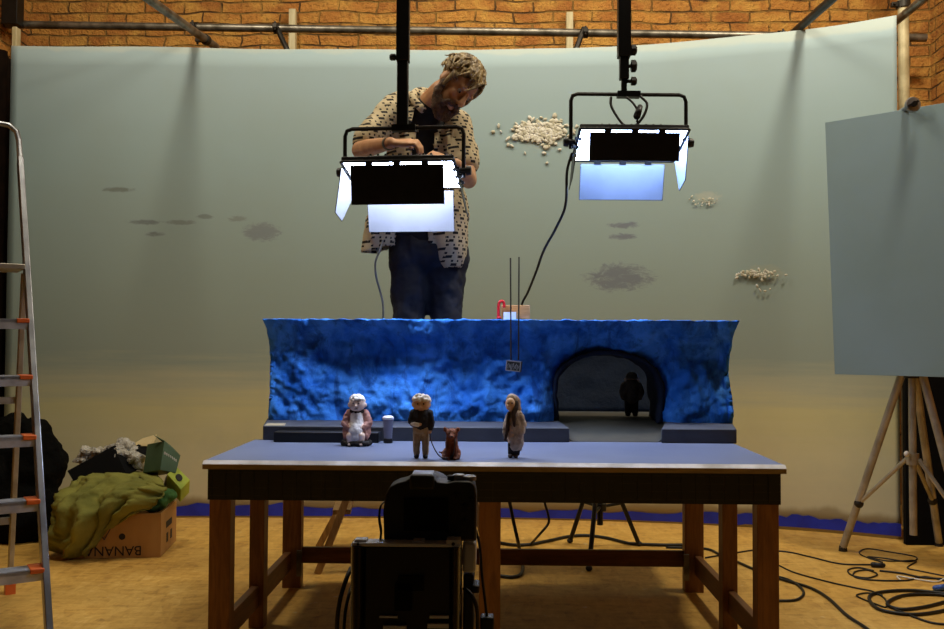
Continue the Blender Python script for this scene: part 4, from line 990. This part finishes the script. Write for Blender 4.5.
for fx, fy in ((843, 551), (939, 546), (975, 575)):
    ft = flo(fx, fy); tdir = (ft-ap); tdir.z = 0; tdir.normalize(); k0 = ap+tdir*.045
    o = MB().tube([k0, ft+V((0, 0, .02))], .021, 10).build('leg', 'alu_warm', tp); MB().cyl(ft, ft+V((0, 0, .03)), .024, .02).build('foot', 'dark_steel', o)
    kk = k0.lerp(ft, .73); MB().tube([hub+tdir*.03, kk], .012, 8).build('brace', 'alu_warm', tp); MB().ell(kk, .026).build('joint', 'dark_steel', tp, smooth=True)
MB().ell(hub+V((-.045, -.03, .03)), (.014, .012, .016)).build('locking_knob', 'white_paint', tp, smooth=True)
gk = at(914, 104, 4.72); m = MB(); m.lathe([(.0, 0), (.036, .002), (.04, .012), (.036, .03), (.015, .036), (.012, .16)], gk, (0, 1, 0), 20); m.build('grip_head', 'alu', tp)
m = MB(); m.bar(gk+V((-.03, -.004, -.012)), gk+V((.02, -.004, .014)), .01, .012); m.cyl(gk+V((0, -.012, 0)), gk, .014); m.build('locking_lever', 'black_metal', tp)
tag(MB().bb((2.395, 5.40, .002), (3.10, 5.44, 1.25)).build('black_flag_panel', 'black_matte', bevel=.003), 'tall black panel standing behind the aluminium tripod at right', 'panel')  # added panel, its black stands in for the unlit space there

# ------------------------------------------------------------------ cables on the floor
def fz(pts, ox, oy, sc, r): return [flo(ox+x/sc, oy+y/sc, r+.001) for x, y in pts]
R_ = (660, 490, 3.324)
def fcable(pts, r, label, o=R_):
    r *= .68; curve('floor_cable', fz(pts, *o, r), r, 'cable_black', label, 'cable')
fcable([(20, 190), (150, 195), (200, 215), (260, 240), (310, 262), (400, 295), (500, 325), (560, 360), (620, 415), (690, 462), (760, 520)], .010, 'thick black cable running from under the table to the lower right')
fcable([(330, 285), (400, 290), (450, 310), (478, 340), (455, 364), (395, 368), (330, 366)], .009, 'black cable loop beside the front right table leg')
fcable([(150, 225), (260, 207), (320, 200), (420, 205), (500, 222), (600, 245), (705, 248)], .006, 'thin black cable ending in a plug near the tripod foot')
fcable([(395, 250), (450, 275), (560, 305), (650, 325), (710, 338), (748, 362), (752, 388), (720, 380), (665, 358), (655, 348), (690, 342), (740, 350)], .0055, 'thin black cable with a small loop in front of the thick coil')
fcable([(740, 240), (690, 225), (662, 208), (690, 195), (760, 205), (850, 222), (830, 238), (740, 226), (690, 222), (760, 236), (850, 235), (822, 258), (870, 270), (960, 288)], .005, 'thin tangled black cable lying behind, nearest the tripod')
fcable([(710, 268), (660, 258), (625, 266), (640, 284), (690, 292), (722, 280), (690, 266), (648, 272), (650, 290), (720, 300), (820, 300), (880, 288), (960, 305)], .006, 'coiled black cable in the middle between the tangled and the thick one')
fcable([(730, 268), (800, 276), (870, 290), (960, 296)], .007, 'short straight black cable lead beside the middle coil')
fcable([(960, 345), (850, 334), (760, 336), (702, 348), (700, 372), (740, 400), (850, 413), (960, 396), (1010, 372), (960, 352), (880, 346), (800, 352), (755, 378), (800, 396), (880, 388), (960, 368)], .011, 'thick coil of black cable at the right edge of the floor')
fcable([(755, 385), (820, 412), (900, 440), (970, 448)], .007, 'black cable end curving below the thick coil')
p = flo(660+708/3.324, 490+248/3.324, .014); tag(MB().chain([p, p+V((.05, -.01, 0))], [.014, .011], 10).build('cable_plug', 'black_rubber', smooth=True), 'black plug on the floor near the tripod foot', 'plug')
p = flo(660+915/3.324, 490+326/3.324, .012); M['blue_plastic'] = mat('blue_plastic', '2f57a8', .4); tag(MB().chain([p, p+V((.05, .0, .005))], [.013, .016], 10).build('blue_connector', 'blue_plastic', smooth=True), 'small blue connector among the cables at right', 'connector')
p = flo(660+800/3.324, 490+300/3.324, .006); curve('white_string', [p, p+V((.02, .08, 0)), p+V((.08, .03, 0)), p+V((.16, -.02, 0)), p+V((.24, .05, 0))], .004, 'white_paint', 'short white cord among the floor cables', 'cord')
U_ = (490, 490, 4.524)
def mixc(pts, yd, r, label): curve('hanging_cable', [at(490+x/4.524, 490+y/4.524, yd) if z else flo(490+x/4.524, 490+y/4.524, r) for x, y, z in pts], r, 'cable_black', label, 'cable')
mixc([(80, 10, 1), (90, 60, 1), (108, 150, 1), (125, 225, 1), (138, 290, 0), (148, 340, 0), (140, 380, 0), (100, 394, 0), (40, 388, 0)], 4.75, .009, 'black cable hanging behind the table beside the middle leg')
mixc([(240, 20, 1), (248, 60, 1), (265, 120, 1), (262, 155, 1), (225, 200, 1), (185, 244, 0)], 5.1, .007, 'thin black cable hanging behind the table left of the light stand')
curve('floor_cable', fz([(40, 238), (110, 248), (185, 245), (270, 228), (350, 211), (430, 205), (520, 215), (590, 232), (640, 242), (769, 248), (900, 248)], *U_, .009), .009, 'cable_black', 'black cable lying on the floor behind the cross rail of the table', 'cable')

# ------------------------------------------------------------------ camera on its support in front of the table
M['pale_metal'] = mat('pale_metal', '9fa3ab', .35, .3, '888c94', 12); Yc = 1.365; kc = Yc/F; c0 = at(430, 540, Yc)  # pale tone paints lamp highlights on the camera's shoe and dials
dc = thing('stills_camera', 'black digital camera mounted on the support in front of the table, seen from behind', 'camera', (c0.x, Yc, c0.z))
def L(px, py, dy=0): return V(((px-430)*kc, dy, (540-py)*kc))
outl = [(384, 541), (383, 512), (385, 496), (389, 488), (397, 484), (405, 482), (409, 479.5), (412, 477), (430, 477), (434, 479.5), (437, 483), (446, 484), (455, 482), (470, 482), (474, 486), (476, 496), (476, 541)]
m = MB().prism([L(x, y, -.0) for x, y in outl], (0, .055, 0)); m.build('camera_body', 'black_plastic', dc, local=True, bevel=.003)
MB().box(L(426, 515, -.002), (.066, .004, .048)).build('rear_screen', 'black_matte', dc, local=True, bevel=.001)
m = MB(); m.box(L(422, 482, -.006), (.036, .016, .022)); m.build('eyepiece', 'black_rubber', dc, local=True, bevel=.004)
m = MB(); m.bb(L(411, 476.6, .004), L(432, 475, .045)); m.build('flash_shoe', 'pale_metal', dc, local=True, bevel=.002)
for px, r, h in ((450, .006, .006), (458, .009, .008), (468, .011, .006)):
    p = L(px, 482.5, .022); MB().lathe([(r, 0), (r, h), (r*.8, h+.001), (0, h+.001)], p, (0, 0, 1), 14).build('dial', 'pale_metal' if px > 455 else 'black_metal', dc, local=True)
m = MB()
for px, py, r in ((464, 508, .006), (464, 522, .004), (470, 500, .003), (456, 496, .003)): m.cyl(L(px, py, -.004), L(px, py, .001), r, None, 12)
m.build('buttons', 'black_metal', dc, local=True)
lens = MB().lathe([(.033, .05), (.036, .062), (.036, .11), (.04, .12), (.04, .15), (.034, .152)], L(424, 512), (0, 1, 0), 24).build('lens', 'black_plastic', dc, local=True)
m = MB(); pr = [L(385, 503, .015), L(380, 508, .008), L(379, 520, .004), L(381, 532, .002), L(380, 543, .004)]
m.loft([[p+V((-.0012, -.006, 0)), p+V((.0012, -.006, 0)), p+V((.0012, .006, 0)), p+V((-.0012, .006, 0))] for p in spline(pr, 6)]); m.build('strap', 'black_rubber', dc, local=True)
M['gloss_black'] = mat('gloss_black', '15130f', .22, 0, '0d0c0a', 6)
Ys = 1.34; ks = Ys/F; z0 = at(406, 547, Ys).z
sp = thing('camera_support', 'black motorised camera support with metal top plate standing on a tripod', 'camera support', (at(406, 547, Ys).x, Ys, 0))
def S(px, py, dy=0): return V(((px-406)*ks, dy, z0+(547-py)*ks))
def sb(mb, name, m, par=sp, **k): return mb.build(name, m, par, local=True, **k)
sb(MB().bb(S(364, 640, .004), S(451, 547, .045)), 'back_panel', 'black_plastic', bevel=.003)
for a, b_ in ((349.5, 365), (450, 461)):
    m = MB(); w = (b_-a)*ks/2; cxx = (S(a, 0).x+S(b_, 0).x)/2
    m.loft([[V((cxx+w*math.cos(t*PI/12), .02-.026*math.sin(t*PI/12), z)) for t in range(13)]+[V((cxx-w, .05, z)), V((cxx+w, .05, z))] for z in (S(0, 640).z, S(0, 547).z)])
    sb(m, 'side_column', 'gloss_black')
m = MB(); m.bb(S(352, 546.9, .0), S(461, 543.5, .03)); m.bb(S(390, 546.9, .03), S(461, 543.6, .11)); m.bb(S(354, 543.5, .005), S(366, 541, .025)); m.bb(S(446, 543.5, .0), S(460, 539.5, .03)); m.bb(S(412, 543.5, .005), S(424, 541.5, .03)); M['plate_white'] = mat('pale_metal_plate', 'd5d9e2', .4, 0, 'c3c8d2', 10); sb(m, 'top_plate', 'plate_white', bevel=.001)
m = MB(); m.cyl(S(453, 543.5, -.001), S(453, 543.5, .002), .0025); m.cyl(S(358, 544.5, -.001), S(358, 544.5, .002), .002); sb(m, 'plate_screws', 'black_metal')
m = MB(); m.bb(S(395, 543.5, .035), S(462, 541.6, .11)); m.bb(S(475.5, 545.5, .04), S(461, 541.6, .09)); sb(m, 'quick_release_plate', 'plate_white', bevel=.001)
M['pale_acrylic'] = mat('pale_grey_case', 'd0d4de', .35, 0, 'b9bec9', 10)
sb(MB().bb(S(461.5, 579, .04), S(475, 548, .12)), 'grey_case', 'pale_acrylic', bevel=.004)
m = MB(); m.bb(S(462, 640, .05), S(473, 582, .12)); m.bb(S(470, 600, .04), S(479, 592, .08)); sb(m, 'cable_block', 'black_plastic', bevel=.003)
for a_, b2 in ((S(384, 629, -.004), S(407, 624.5, .002)), (S(428, 626, -.004), S(449, 622, .002)), (S(380, 617, -.001), S(398, 615.5, .004)), (S(430, 617, -.001), S(449, 614.5, .004))):
    sb(MB().bb(a_, b2), 'metal_trim', 'plate_white')
m = MB(); m.bb(S(395, 610, .0), S(412, 583, .004)); m.bb(S(398, 590, .0), S(424, 576, .004)); sb(m, 'panel_relief', 'black_matte')
m = MB(); m.cyl((0, .065, .50), (0, .065, S(0, 641).z+.004), .045); m.cyl((0, .065, .58), (0, .065, S(0, 641).z), .07, .08); sb(m, 'tripod_column', 'black_metal')
for a in (.5, 2.6, 4.7): sb(MB().tube([(.04*math.cos(a), .065+.04*math.sin(a), .56), (.34*math.cos(a), .065+.34*math.sin(a), .012)], .016, 10), 'tripod_leg', 'black_metal')
def W(px, py, dy=0): return V((at(px, py, Ys+dy).x, Ys+dy, at(px, py, Ys+dy).z))
curve('thick_camera_cable', [W(351, 568, .05), W(346, 580, .03), W(340, 600, .02), W(337, 625, .02), W(338, 660, .03), W(345, 700, .05)], .0035, 'cable_black', 'black cable curving down left of the camera support', 'cable')
curve('thin_camera_cable', [W(352, 585, .05), W(348, 598, .03), W(345, 615, .02), W(344, 640, .02), W(347, 690, .05)], .0025, 'cable_black', 'thinner black cable close to the left side of the camera support', 'cable')
curve('remote_cable', [W(476, 530, .08), W(480, 548, .07), W(482, 575, .06), W(485, 600, .06), W(487, 618, .06)], .0022, 'cable_black', 'thin black cable from the camera down to the small remote', 'cable')
curve('short_camera_cable', [W(464, 588, .04), W(472, 596, .03), W(477, 610, .03), W(478, 640, .04)], .003, 'cable_black', 'short black cable in front of the grey case on the support', 'cable')
o = MB().bb(W(480, 640, .05), W(494, 613, .075)).build('remote_control', 'black_plastic', bevel=.003); tag(o, 'small black remote hanging on a cable right of the camera support', 'remote control')

# group pass: repeats of one kind
for o in scn.objects:
    if o.parent or 'category' not in o: continue
    b_ = o.name.split('.')[0]
    g = {'floor_cable': 'cables on the floor', 'scaffold_pipe': 'scaffold pipes above the backdrop', 'lumber_post': 'pale lumber posts by the back wall',
         'led_panel_lamp': 'LED panel lamps above the table', 'hanging_pole': 'poles holding the LED lamps', 'hanging_cable': 'cables hanging behind the table', 'plastic_bag': 'plastic bags on the heap'}.get(b_)
    if o['category'] == 'puppet': g = 'puppets on the miniature set'
    if g: o['group'] = g
